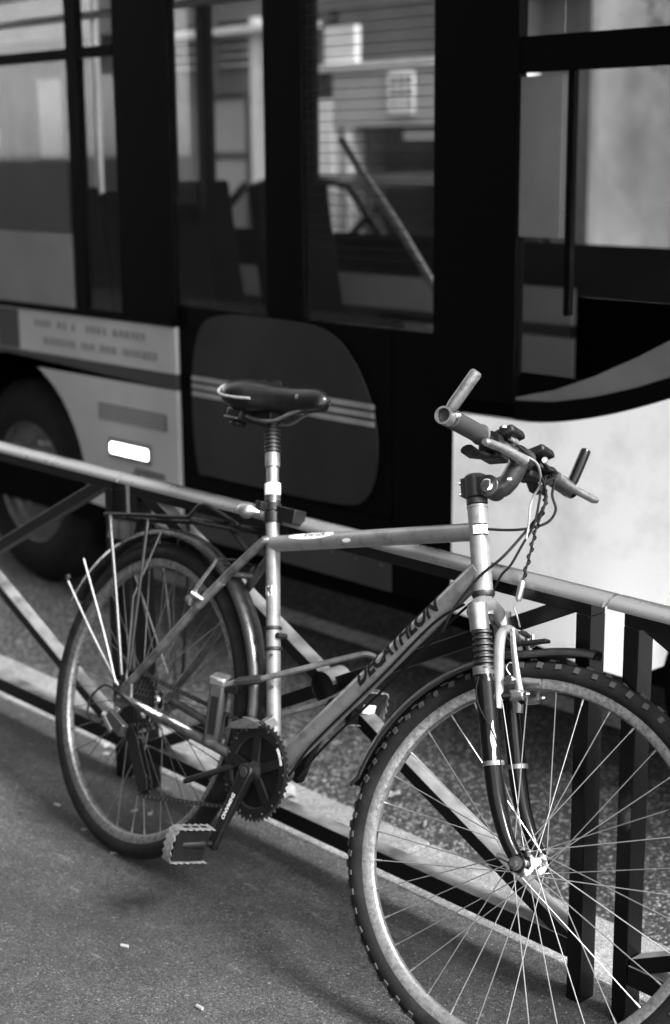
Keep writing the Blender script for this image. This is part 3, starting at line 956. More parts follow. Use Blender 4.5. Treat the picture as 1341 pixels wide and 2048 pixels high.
# front V-brake
for s in (-1, 1):
    b = MB(FM)
    pts = spline([(.071, s * .037, -.356), (.069, s * .040, -.325), (.066, s * .040, -.28), (.0635, s * .034, -.236)], 6)
    b.tube(pts, [.0082 - .0036 * k / (len(pts) - 1) for k in range(len(pts))], 12, flat=.75)
    b.lathe([(-.016, .008), (-.012, .0100), (.008, .0100), (.010, .006)], (.068, s * .038, -.352), (1, 0, 0), 18)
    arm = b.build('brake_arm', 'alu', bike)
    b = MB(FM); b.lathe([(0, .0062), (.006, .0062), (.006, .0035), (.009, .0035), (.011, .002)], (.078, s * .038, -.352), (1, 0, 0), 6); b.build('bolt', 'chrome', arm)
    b = MB(FM); b.tube([(.02, s * .054, -.352), (.066, s * .038, -.352)], .007, 12); b.build('brake_boss', 'fork', arm)
    b = MB(FM); b.lathe([(-.012, .003), (-.012, .0065), (0, .0068), (.0, .0035), (.012, .0035)], (.060, s * .048, -.325), (0, -s, 0), 14); b.build('pad_bolt', 'chrome', arm)
    b = MB(FM); b.tube([(.040, s * .0195, -.328), (.060, s * .0195, -.326), (.080, s * .0195, -.328), (.102, s * .0195, -.332)], [.005, .0065, .0065, .0055], 10, flat=.8); b.build('brake_pad', 'alu_dull' if s < 0 else 'rubber_b', arm)
    b = MB(FM); b.tube(spline([(.057, s * .041, -.318), (.052, s * .046, -.305), (.058, s * .044, -.296), (.066, s * .042, -.300)], 4), .0012, 6); b.build('return_spring', 'alu', arm)
b = MB(FM); b.tube([(.0635, -.038, -.237), (.066, 0, -.236), (.070, .038, -.240)], .0012, 6); b.build('brake_wire', 'cable_g', bike)
b = MB(FM); b.tube([(.066, -.004, -.238), (.068, .014, -.240), (.070, .030, -.243)], [.004, .0055, .0035], 10); b.build('cable_boot', 'rubber_b', bike)
b = MB(FM); b.lathe([(0, .0035), (.004, .0068), (.012, .0068), (.014, .004), (.022, .004)], (.074, .034, -.262), (0, .1, 1), 12); b.build('adjuster', 'chrome', bike)
# axle ends
for s in (-1, 1):
    b = MB(FM); b.lathe([(.040, .010), (.054, .011), (.0635, .0125), (.068, .012), (.0685, .0085), (.075, .0085), (.076, .005), (.080, .005)], FH, (0, s, 0), 20); b.build('axle_nut', 'steel_dark', fw)
    b = MB(); b.lathe([(.045, .009), (.071, .0095), (.078, .0095), (.079, .0045), (.086, .0045)], (0, 0, R), (0, s, 0), 16); b.build('axle_nut', 'steel_dark', rw)
b = MB(FM); b.tube([(.044, -.068, -.631), (.030, -.070, -.622), (.022, -.070, -.620)], [.004, .005, .006], 10); b.build('quick_release_lever', 'steel_dark', fw)

# stem, handlebar
b = MB(FM)
b.tube([(0, 0, .000), (0, 0, .003), (0, 0, .012), (0, 0, .014)], [.0165, .0195, .0195, .0165], 24); b.build('headset_cap', 'rubber_b', bike)
b = MB(FM)
b.tube([(0, 0, .0145), (0, 0, .017), (0, 0, .055), (0, 0, .058)], [.0175, .0205, .0205, .016], 24)
b.box((-.026, -.012, .018), (-.012, .012, .053))
b.box((-.006, -.0185, .015), (.030, .0185, .050))
b.lathe([(-.0245, .014), (-.0225, .0205), (.0225, .0205), (.0245, .014)], (.031, 0, .0285), (0, 1, 0), 24)
stem = b.build('stem', 'stem', bike, bevel=.0015)
b = MB(FM); b.lathe([(-.0285, .004), (-.0285, .0085), (-.0268, .0118), (-.0240, .0120)], (.031, 0, .0285), (0, 1, 0), 20); b.build('bolt', 'chrome', stem)
b = MB(FM); b.lathe([(.0285, .004), (.0285, .0085), (.0268, .0118), (.0240, .0120)][::-1], (.031, 0, .0285), (0, 1, 0), 20); b.build('bolt', 'chrome', stem)
for z in (.025, .046):
    b = MB(FM); b.lathe([(0, .0045), (.004, .0045), (.005, .002)], (-.026, -.006, z), (-1, -.2, 0), 10); b.build('bolt', 'chrome', stem)
b = MB(FM)
b.tube(spline([(.031, 0, .0285), (.048, 0, .027), (.064, 0, .036), (.080, 0, .058), (.0923, 0, .0753)], 5), [.0190] * 8 + [.0180] * 8 + [.0175] * 5, 18, flat=1.0)
b.lathe([(-.021, .0185), (.021, .0185)], (.0923, 0, .0753), (0, 1, 0), 20)
b.build('stem_arm', 'stem', stem)
b = MB(FM); b.lathe([(0, .0045), (.004, .0045), (.005, .002)], (.072, -.019, .034), (.4, -1, -.4), 10); b.build('bolt', 'chrome', stem)
barpts = [(.0745, -.298, .0800), (.082, -.15, .0795), (.0905, -.05, .0765), (.0923, 0, .0753), (.0905, .05, .0765), (.082, .15, .0795), (.0745, .298, .0800)]
b = MB(FM); b.tube(spline(barpts, 8), .0112, 16); hb = b.build('handlebar', 'fork', bike)
for s in (-1, 1):
    b = MB(FM); b.tube([(.0775, s * .283, .0799), (.0775, s * .282, .0799), (.0812, s * .168, .0796), (.0812, s * .166, .0796)], [.0155, .0163, .0163, .0185], 20)
    b.build('grip', 'grip', hb)
    # bar end: clamp ring and forward tube
    b = MB(FM); T4 = FM @ Matrix.Translation((.0745, s * .298, .08))
    r_ = MB(T4); r_.revolve_y([(.0118, -.010), (.0152, -.010), (.0152, .010), (.0118, .010)], n=28)
    be = r_.build('bar_end', 'alu' if s < 0 else 'fork', hb)
    tip = V((.1363, -.3, .1453)) if s < 0 else V((.1125, .312, .1600))
    base = V((.0745, s * .298, .08)); d = (tip - base).normalized()
    b = MB(FM); b.tube([base + d * .012, base + d * .022, tip - d * .006, tip - d * .002, tip], [.0085, .0105, .0105, .0095, .006], 16)
    b.build('bar_end_tube', 'alu_worn' if s < 0 else 'fork', be)
    b = MB(FM); b.lathe([(0, .0045), (.006, .0045), (.007, .002)], base + V((.017, s * -.006, .0)), (.6, -s * .9, .2), 10); b.build('bolt', 'chrome', be)
    # plug in the bar
    b = MB(FM); b.lathe([(0, .0108), (.002, .010)], base + V((0, s * .0, 0)), (0, s, 0), 18); b.build('bar_plug', 'rubber_b', be)
    # brake lever with its perch, shifter pod
    b = MB(FM)
    b.tube([(.083, s * .128, .079), (.084, s * .105, .0785)], .0165, 16)
    b.tube(spline([(.088, s * .118, .075), (.104, s * .110, .066), (.118, s * .098, .058)], 4), [.010] * 5 + [.009] * 4, 12, flat=1.3)
    pc = b.build('brake_perch', 'plastic' if s < 0 else 'fork', hb)
    b = MB(FM)
    if s < 0:
        pts = spline([(.124, -.078, .046), (.117, -.105, .052), (.108, -.135, .058), (.100, -.165, .060), (.096, -.188, .060)], 6)
    else:
        pts = spline([(.118, .100, .058), (.122, .128, .052), (.131, .160, .044), (.143, .195, .036), (.153, .222, .030)], 6)
    nn = len(pts)
    b.tube(pts, [.0092 - .0022 * min(1, 2 * k / nn) for k in range(nn - 2)] + [.0060, .0045], 12, flat=1.25)
    b.build('brake_lever', 'alu', pc)
    b = MB(FM)
    b.obox((.070, s * .080, .073), (.020, 0, -.002), (0, .026, 0), (.002, 0, .019)); b.obox((.100, s * .075, .098), (.018, 0, .004), (0, .030, 0), (-.002, 0, .008))
    b.build('gear_shifter', 'plastic', pc, bevel=.005)
    b = MB(FM); b.tube(spline([(.070, s * .10, .060), (.060, s * .14, .054), (.058, s * .172, .056)], 4), [.0075] * 5 + [.009] * 4, 10, flat=1.5); b.build('shift_lever', 'plastic', pc)
    b = MB(FM); b.lathe([(0, .0045), (.010, .0045), (.011, .0065), (.020, .0055)], (.104, s * .088, .088), (.3, -s, -.25), 10); b.build('cable_adjuster', 'alu', pc)
    b = MB(FM); b.lathe([(0, .003), (.001, .0072), (.004, .0072), (.006, .003)], (.104, s * .115, .098), (0, 0, 1), 14); b.build('bolt', 'chrome', pc)
# control cables
def fcable(name, pts, r, m, k=8):
    b = MB(FM); b.tube(spline(pts, k), r, 8); return b.build(name, m, bike)
fcable('gear_cable', [(.104, .07, .085), (.116, .095, .055), (.1083, .10, .024), (.1127, .10, -.005), (.1122, .05, -.038), (.0919, 0, -.0554), (.06, -.01, -.0555), (.024, -.018, -.050)], .0026, 'cable')
fcable('gear_cable', [(.110, -.07, .080), (.130, -.04, .05), (.1314, 0, .0043), (.1224, 0, -.0262), (.0867, 0, -.0619), (.0526, -.03, -.1076), (.0076, -.034, -.1376), (-.045, -.028, -.185), (-.075, -.02, -.225)], .0026, 'cable')
fcable('brake_cable', [(.112, .088, .066), (.135, .05, .045), (.1224, .01, .02), (.118, 0, -.01), (.1052, 0, -.05), (.0803, 0, -.0837), (.056, 0, -.1166), (.0338, .004, -.1336), (.0, .024, -.17)], .0024, 'cable')
fcable('brake_cable', [(.118, -.085, .060), (.137, -.05, .045), (.126, -.01, .02), (.1075, 0, .0), (.0998, 0, -.02), (.0950, 0, -.0493), (.0890, -.002, -.075)], .0022, 'cable_g')
wp = spline([(.126, .02, .04), (.1224, .02, .012), (.1207, .02, -.0128), (.1039, .01, -.058), (.0929, 0, -.1036), (.0789, -.01, -.1528)], 14)
fcable('brake_cable', wp, .0022, 'cable', 1)
tw = []
for i, p in enumerate(wp):
    a = i * .95; tw.append(p + V((math.cos(a), math.sin(a), .2 * math.sin(a))) * .0042)
fcable('wrapping_wire', tw, .0014, 'cable', 3)
b = MB(FM); b.tube([(.0795, -.01, -.149), (.0788, -.01, -.152), (.0700, -.010, -.181), (.0690, -.010, -.185)], [.004, .0062, .0062, .004], 12); b.build('cable_sleeve', 'alu', bike)
fcable('brake_wire', [(.0679, -.010, -.187), (.0620, -.014, -.196), (.0660, -.012, -.212), (.0665, -.004, -.230)], .0016, 'alu', 6)
fcable('brake_cable', [(.012, -.075, -.318), (.006, -.077, -.345), (.012, -.077, -.375), (.034, -.074, -.425), (.044, -.072, -.50), (.050, -.066, -.60)], .0013, 'cable')
b = MB(); b.tube(spline([HT + AX * .19 + V((-.04, -.01, 0)), V((.80, -.012, .69)), V((.70, -.014, .565)), V((.56, -.014, .40)), V((.50, -.012, .31)), V((.45, -.02, .292))], 8), .0026, 8); b.build('gear_cable', 'cable', bike)
b = MB(); b.tube(spline([HT + AX * .185 + V((-.04, .01, 0)), V((.81, .012, .69)), V((.71, .010, .563)), V((.57, .010, .40)), V((.51, .010, .315))], 8), .0026, 8); b.build('gear_cable', 'cable', bike)

# cranks, chainrings, chain
def teeth_ring(c, r0, rp, n, y0, y1):
    b = MB(); vs = []; fs = []; m = n * 4
    for k in range(m):
        a = 2 * math.pi * k / m; ro = rp + (.0025 if k % 4 in (0, 1) else -.0028)
        if k % 4 == 1: a -= .25 * 2 * math.pi / m
        if k % 4 == 0: a += .25 * 2 * math.pi / m
        for rr, y in ((r0, y0), (ro, y0), (ro, y1), (r0, y1)):
            vs.append((c[0] + rr * math.cos(a), y, c[2] + rr * math.sin(a)))
    for k in range(m):
        j = (k + 1) % m
        for e in range(4):
            fs.append((k * 4 + e, j * 4 + e, j * 4 + (e + 1) % 4, k * 4 + (e + 1) % 4))
    b.add(vs, fs); return b
CR = V((.4495, 0, .3105))
big = teeth_ring(CR, .070, .0960, 48, -.047, -.0445).build('chainring', 'steel_dark', bike, smooth=False)
teeth_ring(CR, .052, .0765, 38, -.039, -.0367).build('inner_ring', 'chain', big, smooth=False)
b = MB()
for k in range(5):
    a = 2 * math.pi * k / 5 + .5
    d = V((math.cos(a), 0, math.sin(a)))
    b.bar(CR + V((0, -.049, 0)) + d * .012, CR + V((0, -.047, 0)) + d * .076, .006, .019, d.cross(V((0, 1, 0))))
b.lathe([(.030, .014), (.036, .021), (.052, .021), (.056, .015), (.060, .010)], CR, (0, -1, 0), 24)
b.build('spider', 'plastic', big)
b = MB(); b.revolve_y([(.0, -.0428), (.074, -.0428), (.074, -.0408), (.0, -.0408)], c=CR, n=60); b.build('spider_plate', 'plastic', big, ang=30)
b = MB(); b.revolve_y([(.073, -.0505), (.0895, -.0505), (.0895, -.0475), (.073, -.0475)], c=CR, n=90); b.build('chain_guard', 'plastic', big, ang=30)
b = MB(); b.revolve_y([(.0775, -.0509), (.0835, -.0509), (.0835, -.0506), (.0775, -.0506)], c=CR, n=14, a0=.42, a1=.86); b.build('guard_mark', 'ink_pale', big, smooth=False)
for k in range(16):
    a = 2 * math.pi * (k + .5) / 16
    b = MB(); b.lathe([(0, .0026), (.0012, .002)], CR + V((.0862 * math.cos(a), -.0505, .0862 * math.sin(a))), (0, -1, 0), 6); b.build('rivet', 'chain_pin', big)
def crank(s):
    o0 = V((.4465 if s < 0 else .4519, s * .066, .3085)); 
    e = o0 + V((-.0425, s * .010, -.158)) * (1 if s < 0 else -1) if s < 0 else o0 + V((.0465, .010, .158))
    b = MB(); d = (e - o0).normalized(); r_ = d.cross(V((0, 1, 0))).normalized(); y = V((0, 1, 0))
    vs = []
    for (t, w, th) in ((-.016, .010, .006), (-.008, .0165, .008), (.0, .0175, .009), (.03, .0150, .0075), (.13, .0125, .0062), (.158, .0135, .0065), (.168, .0135, .0065), (.176, .009, .005)):
        c = o0 + d * t + V((0, s * .010 * min(1, max(0, t / .16)), 0)) * 0 + (e - o0 - d * (e - o0).length) * 0
        for a, q in ((-1, -1), (1, -1), (1, 1), (-1, 1)):
            vs.append(c + r_ * w * a + y * th * q)
    fs = []
    for i in range(7):
        for k in range(4):
            fs.append((i * 4 + k, (i + 1) * 4 + k, (i + 1) * 4 + (k + 1) % 4, i * 4 + (k + 1) % 4))
    fs += [(0, 1, 2, 3), (28, 31, 30, 29)]
    b.add(vs, fs); o = b.build('crank', 'plastic', bike, bevel=.003)
    b = MB(); b.lathe([(.007, .010), (.0095, .0105), (.0105, .008), (.010, .004)], o0, (0, s, 0), 18); b.build('crank_bolt', 'steel_dark', o)
    if s < 0:
        vs, fs = text_mb('SHIMANO', .0130, .0003, 0, 0, 1.0)
        X = d; Y = X.cross(V((0, -1, 0))) * -1
        Z = V((0, -1, 0)); Y = Z.cross(X)
        vv = [o0 + d * .078 + X * v.x + Y * v.y + Z * .0073 for v in vs]
        lay('lettering', vv, fs, 'ink_pale', o)
    pe = o0 + d * .165 + V((0, s * .006, 0))
    return o, pe, d
def pedal(pe, s, tilt):
    """quill cage: long axis y, ring of serrated plate round it"""
    root = MB(); P = V((math.sin(tilt), 0, math.cos(tilt))); Q = V((math.cos(tilt), 0, -math.sin(tilt)))
    yv = V((0, s, 0))
    b = MB(); b.tube([pe, pe + yv * .02, pe + yv * .022, pe + yv * .075, pe + yv * .08], [.006, .007, .012, .0105, .007], 14)
    b.obox(pe + yv * .056, P * .0325, V((0, .040, 0)), Q * .0085)
    b.obox(pe + yv * .076, P * .024, V((0, .004, 0)), Q * .008)
    ped = b.build('pedal', 'plastic', bike, bevel=.001)
    for g_ in (-1, 1):                       # two serrated plates across the foot
        vs = []; fs = []; n = 24; yl = .088
        for k in range(n + 1):
            y = .010 + yl * k / n; z = .0125 + (.0028 if (k // 2) % 2 == 0 else -.0014)
            for (w, e) in ((-z, 0), (z, 0), (z, 1), (-z, 1)):
                vs.append(pe + yv * y + P * g_ * (.034 + .0016 * e) + Q * w)
        for k in range(n):
            for e in range(4):
                fs.append((k * 4 + e, (k + 1) * 4 + e, (k + 1) * 4 + (e + 1) % 4, k * 4 + (e + 1) % 4))
        fs += [(0, 1, 2, 3), (n * 4 + 3, n * 4 + 2, n * 4 + 1, n * 4)]
        q = MB(); q.add(vs, fs); q.build('cage_plate', 'cage', ped, smooth=False)
        q = MB()
        for y in (.03, .052, .074):
            q.obox(pe + yv * y + P * g_ * .0359, V((0, .007, 0)), Q * .0045, P * .0004)
        q.build('plate_slot', 'plastic', ped, smooth=False)
    vs = []; fs = []; n = 18                 # outer end plate
    for k in range(n + 1):
        t = -.034 + .068 * k / n; z = .012 + (.0028 if (k // 2) % 2 == 0 else -.0014)
        bow = .006 * (1 - (t / .034) ** 2)
        for (w, e) in ((-z, 0), (z, 0), (z, 1), (-z, 1)):
            vs.append(pe + yv * (.099 + bow + .0015 * e) + P * t + Q * w)
    for k in range(n):
        for e in range(4):
            fs.append((k * 4 + e, (k + 1) * 4 + e, (k + 1) * 4 + (e + 1) % 4, k * 4 + (e + 1) % 4))
    fs += [(0, 1, 2, 3), (n * 4 + 3, n * 4 + 2, n * 4 + 1, n * 4)]
    q = MB(); q.add(vs, fs); q.build('cage_plate', 'cage', ped, smooth=False)
    if s > 0:
        q = MB(); q.obox(pe + yv * .055 + Q * .0135 + P * .0, V((0, .017, 0)), P * .009, Q * .002); q.build('pedal_reflector', 'decal_white', ped, bevel=.001)
    return ped
_, pe, d = crank(-1); pedal(pe, -1, .10)
_, pe2, d2 = crank(1); pedal(pe2 + V((.012, .016, 0)), 1, .05)
# cassette
b = MB(); o = None
for i, rr in enumerate((.066, .060, .054, .048, .042, .036, .030)):
    q = teeth_ring(V((0, 0, R)), .014, rr, int(rr / .00202), -.030 - i * .0047, -.0283 - i * .0047)
    if o is None: o = q.build('cassette', 'chain', bike, smooth=False)
    else: q.build('sprocket', 'chain', o, smooth=False)
# derailleur
b = MB()
b.tube([(.004, -.070, .322), (-.006, -.082, .305)], .009, 12)
b.bar((-.008, -.088, .305), (.055, -.088, .283), .016, .030, (0, 0, 1))
der = b.build('derailleur', 'steel_dark', bike, bevel=.003)
b = MB(); b.bar((-.012, -.0985, .298), (.024, -.0985, .276), .004, .010, (0, 0, 1)); b.lathe([(0, .008), (.012, .008), (.014, .005)], (-.012, -.088, .300), (-1, -.6, .2), 14); b.build('link_plate', 'alu_dull', der, bevel=.001)
b = MB()
for y in (-.0835, -.0705):
    b.prism([(.075, .300), (.092, .290), (.165, .205), (.170, .190), (.155, .178), (.138, .185), (.062, .275), (.060, .292)], y - .001, y + .001)
b.build('pulley_cage', 'plastic', der, smooth=False)
for c in ((.077, 0, .284), (.153, 0, .194)):
    teeth_ring(V(c), .004, .021, 11, -.0785, -.0755).build('pulley', 'plastic', der, smooth=False)
b = MB(); b.tube(spline([(.0963, -.075, .329), (.04, -.076, .343), (-.0025, -.077, .3535), (-.04, -.080, .360), (-.0651, -.082, .3529), (-.0919, -.085, .3209), (-.088, -.088, .290), (-.0658, -.09, .2765), (-.0266, -.092, .280), (-.012, -.092, .296)], 7), .0026, 8); b.build('gear_cable', 'cable', der)
b = MB(); b.tube([(.0985, -.0752, .3285), (.088, -.0752, .3315)], .0042, 10); b.build('cable_ferrule', 'alu', der)
# front derailleur
b = MB(); b.prism([(.352, .372), (.43, .392), (.446, .404), (.40, .407), (.352, .384)], -.056, -.053); b.prism([(.352, .372), (.43, .392), (.446, .404), (.40, .407), (.352, .384)], -.034, -.032); b.bar((.40, -.054, .404), (.40, -.032, .404), .03, .003); b.bar((.43, -.03, .40), (.437, -.014, .415), .02, .02)
b.build('front_derailleur', 'alu_dull', bike, bevel=.002)
b = MB(); b.tube([(.404, -.03, .318), (.30, -.085, .250), (.29, -.088, .243)], [.006, .0065, .005], 12); b.build('kickstand_stub', 'plastic', bike)
# chain path
def arc(c, r, a0, a1, n):
    return [V((c[0] + r * math.cos(a0 + (a1 - a0) * k / n), 0, c[2] + r * math.sin(a0 + (a1 - a0) * k / n))) for k in range(n + 1)]
path = arc((0, 0, R), .062, rad(75), rad(265), 14)
path += arc((.077, 0, .284), .023, rad(105), rad(-50), 6)
path += arc((.153, 0, .194), .023, rad(150), rad(285), 6)
path += arc((CR.x, 0, CR.z), .0785, rad(268), rad(455), 16)
ys = []
for p in path:
    t = min(1, max(0, p.x / .4)); p.y = -.040 if p.x > .3 else -.0385 - .0
    if p.z < .30 and .03 < p.x < .2: p.y = -.077
P2 = path + [path[0]]
seg = []; tot = 0
for i in range(len(P2) - 1):
    seg.append((tot, P2[i], P2[i + 1])); tot += (P2[i + 1] - P2[i]).length
def at(s):
    s %= tot
    for (t, a, c) in reversed(seg):
        if s >= t:
            L = (c - a).length; return a + (c - a) * ((s - t) / L if L > 1e-9 else 0)
nl = int(tot / .0127); nl -= nl % 2; pitch = tot / nl
b = MB()
for i in range(nl):
    p = at(i * pitch); b.tube([p - V((0, .0046, 0)), p + V((0, .0046, 0))], .0026, 8)
chain = b.build('chain', 'chain_pin', bike)
lm = {}
for i in range(nl):
    a, c = at(i * pitch), at((i + 1) * pitch); outer = i % 2
    if outer not in lm:
        q = MB(); yo = .0035 if outer else .0024
        for s in (-1, 1):
            out = [(-.0042, 0), (-.003, .0038), (0, .0043), (.0045, .0031), (.0082, .0031), (.0127, .0043), (.0157, .0038), (.0169, 0), (.0157, -.0038), (.0127, -.0043), (.0082, -.0031), (.0045, -.0031), (0, -.0043), (-.003, -.0038)]
            q.prism(out, s * yo - .0006, s * yo + .0006)
        o = q.build('chain_link', 'chain', chain, smooth=False); lm[outer] = o.data
    else:
        o = link('chain_link', lm[outer], chain)
    d = (c - a).normalized(); Z = d.cross(V((0, 1, 0))).normalized(); Y = Z.cross(d)
    mt = Matrix.Identity(4)
    for r_ in range(3):
        mt[r_][0], mt[r_][1], mt[r_][2], mt[r_][3] = d[r_], Y[r_], Z[r_], a[r_]
    o.matrix_local = mt

# ---------------------------------------------------------------- the U lock hung round the seat tube
lock = empty('bicycle_lock', BM)
tag(lock, 'grey U lock with square key block, clipped across the bicycle frame above the chainring', 'bicycle lock')
top = V((.3023, -.060, .4500)); bot = V((.287, -.034, .328)); d = (bot - top)
b = MB(); s = V((-.35, -.75, .1)).normalized()
fwd = V((.85, .40, .30)).normalized()
up = -d.normalized(); sd = up.cross(fwd).normalized(); fw2 = sd.cross(up).normalized()
b.obox((top + bot) / 2, up * (d.length / 2 + .006), sd * .017, fw2 * .017)
o = b.build('lock_body', 'lock_body', lock, bevel=.006)
b = MB(); b.obox(top + up * .010, up * .010, sd * .0182, fw2 * .0182); b.build('lock_cap', 'alu', lock, bevel=.005)
b = MB(); b.obox((top + bot) / 2 + sd * .0174 * (-1 if (sd.y > 0) else 1), up * .042, sd * .0006, fw2 * .008); b.build('lock_label', 'ink', lock, smooth=False)
b = MB(); b.obox(top + fw2 * .03 + up * .003, up * .012, sd * .014, fw2 * .016); b.build('shackle_shoulder', 'plastic', lock, bevel=.004)
sh = spline([top + V((.02, 0, .004)), V((.345, -.053, .466)), V((.3884, -.043, .4815)), V((.47, -.001, .527)), V((.5582, .050, .5781)), V((.580, .066, .587)), V((.592, .082, .578)), V((.585, .096, .560)), V((.54, .09, .520)), V((.4735, .078, .4645)), V((.38, .035, .408)), V((.316, -.012, .360))], 8)
b = MB(); b.tube(sh, .0062, 14); b.build('shackle', 'lock_shackle', lock)
b = MB(); b.tube([V((.345, -.053, .4655)), V((.352, -.0515, .469)), V((.395, -.0405, .4845)), V((.402, -.038, .488))], [.0085, .0098, .0098, .0075], 8); b.build('sleeve', 'steel_dark', lock)

# ---------------------------------------------------------------- litter on the ground
def scrap(loc, size, label, seed, m='paper', cat='litter', name='paper_scrap', curl=.25, el=1.0):
    rng = random.Random(seed); n = 9
    vs = [V((0, 0, .3 * curl))]
    for k in range(n):
        a = 2 * math.pi * k / n; r_ = rng.uniform(.6, 1.0)
        vs.append(V((r_ * math.cos(a), r_ * math.sin(a) * el, curl * rng.uniform(0, 1))))
    b = MB(); b.add([v * size for v in vs], [(0, 1 + k, 1 + (k + 1) % n) for k in range(n)])
    o = b.build(name, m, smooth=False); o.location = loc; o.rotation_euler = (0, 0, rng.uniform(0, 3))
    sm = o.modifiers.new('s', 'SOLIDIFY'); sm.thickness = .0006
    tag(o, label, cat)
scrap((-1.05, .222, .003), .030, 'crumpled white paper scrap on the kerb beside the chainring', 1, curl=.9)
scrap((-1.075, .60, -.116), .024, 'torn white paper scrap lying on the road behind the front mudguard', 2, curl=.5)
scrap((-1.2264, -.0918, .001), .014, 'pale pointed leaf on the pavement inside the rear wheel', 3, 'leaf', 'leaf', 'leaf', .2, .35)
scrap((-1.185, -.076, .001), .013, 'pale broken leaf beside the lower chain run', 4, 'leaf', 'leaf', 'leaf', .6, .6)
scrap((-1.0658, -.2578, .001), .010, 'small pale leaf under the rear tyre', 5, 'leaf', 'leaf', 'leaf', .3, .5)
scrap((-1.5719, .06, .001), .012, 'white scrap of paper near the foot of the left post', 6)
scrap((-1.2182, -.2385, .001), .010, 'tiny pale flake left of the rear tyre', 7)
def butt(loc, rz, label, L=.016, m='paper'):
    b = MB(); b.tube([(-L / 2, 0, .0035), (L / 2, 0, .0035)], .0035, 8)
    o = b.build('cigarette_butt', m); o.location = loc; o.rotation_euler = (0, 0, rz); tag(o, label, 'cigarette butt')
butt((-1.3761, -.2091, 0), .3, 'pale cigarette butt on the pavement left of the rear wheel')
butt((-.7013, -.4832, 0), .5, 'pale cigarette butt on the open pavement below the pedal')
butt((-.4217, -.5135, 0), .1, 'pale cigarette butt near the bottom edge of the pavement')
butt((-.89, .535, -.116), -.9, 'thin pale stick on the road behind the front wheel', .03)
b = MB(); b.revolve_y([(.007, -.0015), (.010, -.0015), (.010, .0015), (.007, .0015)], n=20)
o = b.build('ring_pull', 'alu_dull'); o.rotation_euler = (rad(90), 0, 0); o.location = (-.43, .17, .002); tag(o, 'small metal ring lying on the kerb stone inside the front wheel', 'ring')

# ---------------------------------------------------------------- bus
bus = empty('bus', Matrix.Translation((0, 1.0, 0)))
tag(bus, 'small city bus with pale rear panels, charcoal middle and white front, passing behind the barriers', 'bus')
def arch_poly(x0, x1, z0, z1, arches, topf=None):
    """side panel outline with wheel arches cut from its lower edge"""
    pts = [(x0, z1 if topf is None else topf(x0)), (x0, z0)]
    for (cx, cz, r) in arches:
        a0 = math.acos(max(-1, min(1, (x0 - cx) / r))) if abs(x0 - cx) < r else math.pi - math.asin((z0 - cz) / r)
        a1 = math.acos(max(-1, min(1, (x1 - cx) / r))) if abs(x1 - cx) < r else math.asin((z0 - cz) / r)
        if abs(x0 - cx) < r: pts.pop()
        for k in range(25):
            a = a0 + (a1 - a0) * k / 24
            pts.append((cx + r * math.cos(a), cz + r * math.sin(a)))
        if abs(x1 - cx) < r: continue
    if not arches or abs(x1 - arches[-1][0]) >= arches[-1][2]: pts.append((x1, z0))
    if topf:
        n = 14
        for k in range(n + 1): 
            x = x1 + (x0 - x1) * k / n
            if k < n: pts.append((x, topf(x)))
    else: pts.append((x1, z1))
    return pts
def bpart(name, m, fn, parent=None, bevel=0, smooth=False):
    b = MB(); fn(b); return b.build(name, m, parent or bus, smooth=smooth, bevel=bevel)
XR, XF = -5.0, 1.35
RA = (-3.545, .285, .495); FA = (-.04, .285, .495)
WY = 2.05
def both(fn, m, name='side_panel', bevel=0, far_m=None):
    fn(0, .035, name, m); fn(WY - .035, WY, name, far_m or m)
def panel(poly_fn):
    def f(y0, y1, name, m):
        b = MB(); b.prism(poly_fn, y0, y1); b.build(name, m, bus, smooth=False, bevel=0)
    return f
lowR = [(XR, .742), (XR, .30)] + [(RA[0] - RA[2] * math.cos(t), .30 if False else RA[1] + RA[2] * math.sin(t)) for t in [math.pi * k / 28 for k in range(29)]] + [(-2.50, .262), (-2.50, .742)]
both(panel(lowR), 'bus_light')
for (z0, z1, m, nm) in ((.742, .797, 'bus_band', 'dark_band'), (.797, .950, 'bus_light', 'side_panel')):
    for y0, y1 in ((0, .035), (WY - .035, WY)):
        bpart(nm, m, lambda b: b.box((XR, y0, z0), (-2.50, y1, z1)))
bpart('window_sill', 'bus_dark', lambda b: b.box((XR, -.006, .951), (-2.50, .035, .972)))
# dark middle section and doors
for y0, y1 in ((0.004, .035), (WY - .035, WY)):
    bpart('side_panel', 'bus_dark', lambda b: b.box((-2.44, y0 + .004, .475), (-1.50, y1, 1.02)))
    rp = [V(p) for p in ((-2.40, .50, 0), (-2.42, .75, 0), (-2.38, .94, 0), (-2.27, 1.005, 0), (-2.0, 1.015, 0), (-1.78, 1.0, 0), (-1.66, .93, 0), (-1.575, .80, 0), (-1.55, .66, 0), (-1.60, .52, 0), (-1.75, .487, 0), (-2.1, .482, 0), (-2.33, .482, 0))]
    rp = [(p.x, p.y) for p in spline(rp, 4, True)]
    if y0 < 1: bpart('reflection_panel', 'bus_grey', lambda b: b.prism(rp, y0 - .002, y0 + .0035))  # charcoal panel whose rounded outline imitates a reflection on the bus side
    bpart('black_strip', 'bus_dark', lambda b: b.box((-2.44, y0 - .004, .355), (-1.50, y1, .473)))  # black strip between the skirt and the side panel
    bpart('skirt', 'bus_band', lambda b: b.box((-2.44, y0 + .002, .262), (-1.50, y1, .353)))
    bpart('door_panel', 'bus_dark', lambda b: b.box((-1.497, y0 + .006, .262), (-1.252, y1, 1.02)))
    bpart('door_panel', 'bus_dark', lambda b: b.box((-2.497, y0 + .01, .262), (-2.443, y1, 1.02)))
for k in range(3):
    z = .737 + k * .025
    bpart('stripe', 'bus_stripe', lambda b: b.box((-2.415, -.001, z), (-1.56, .0015, z + .015)))
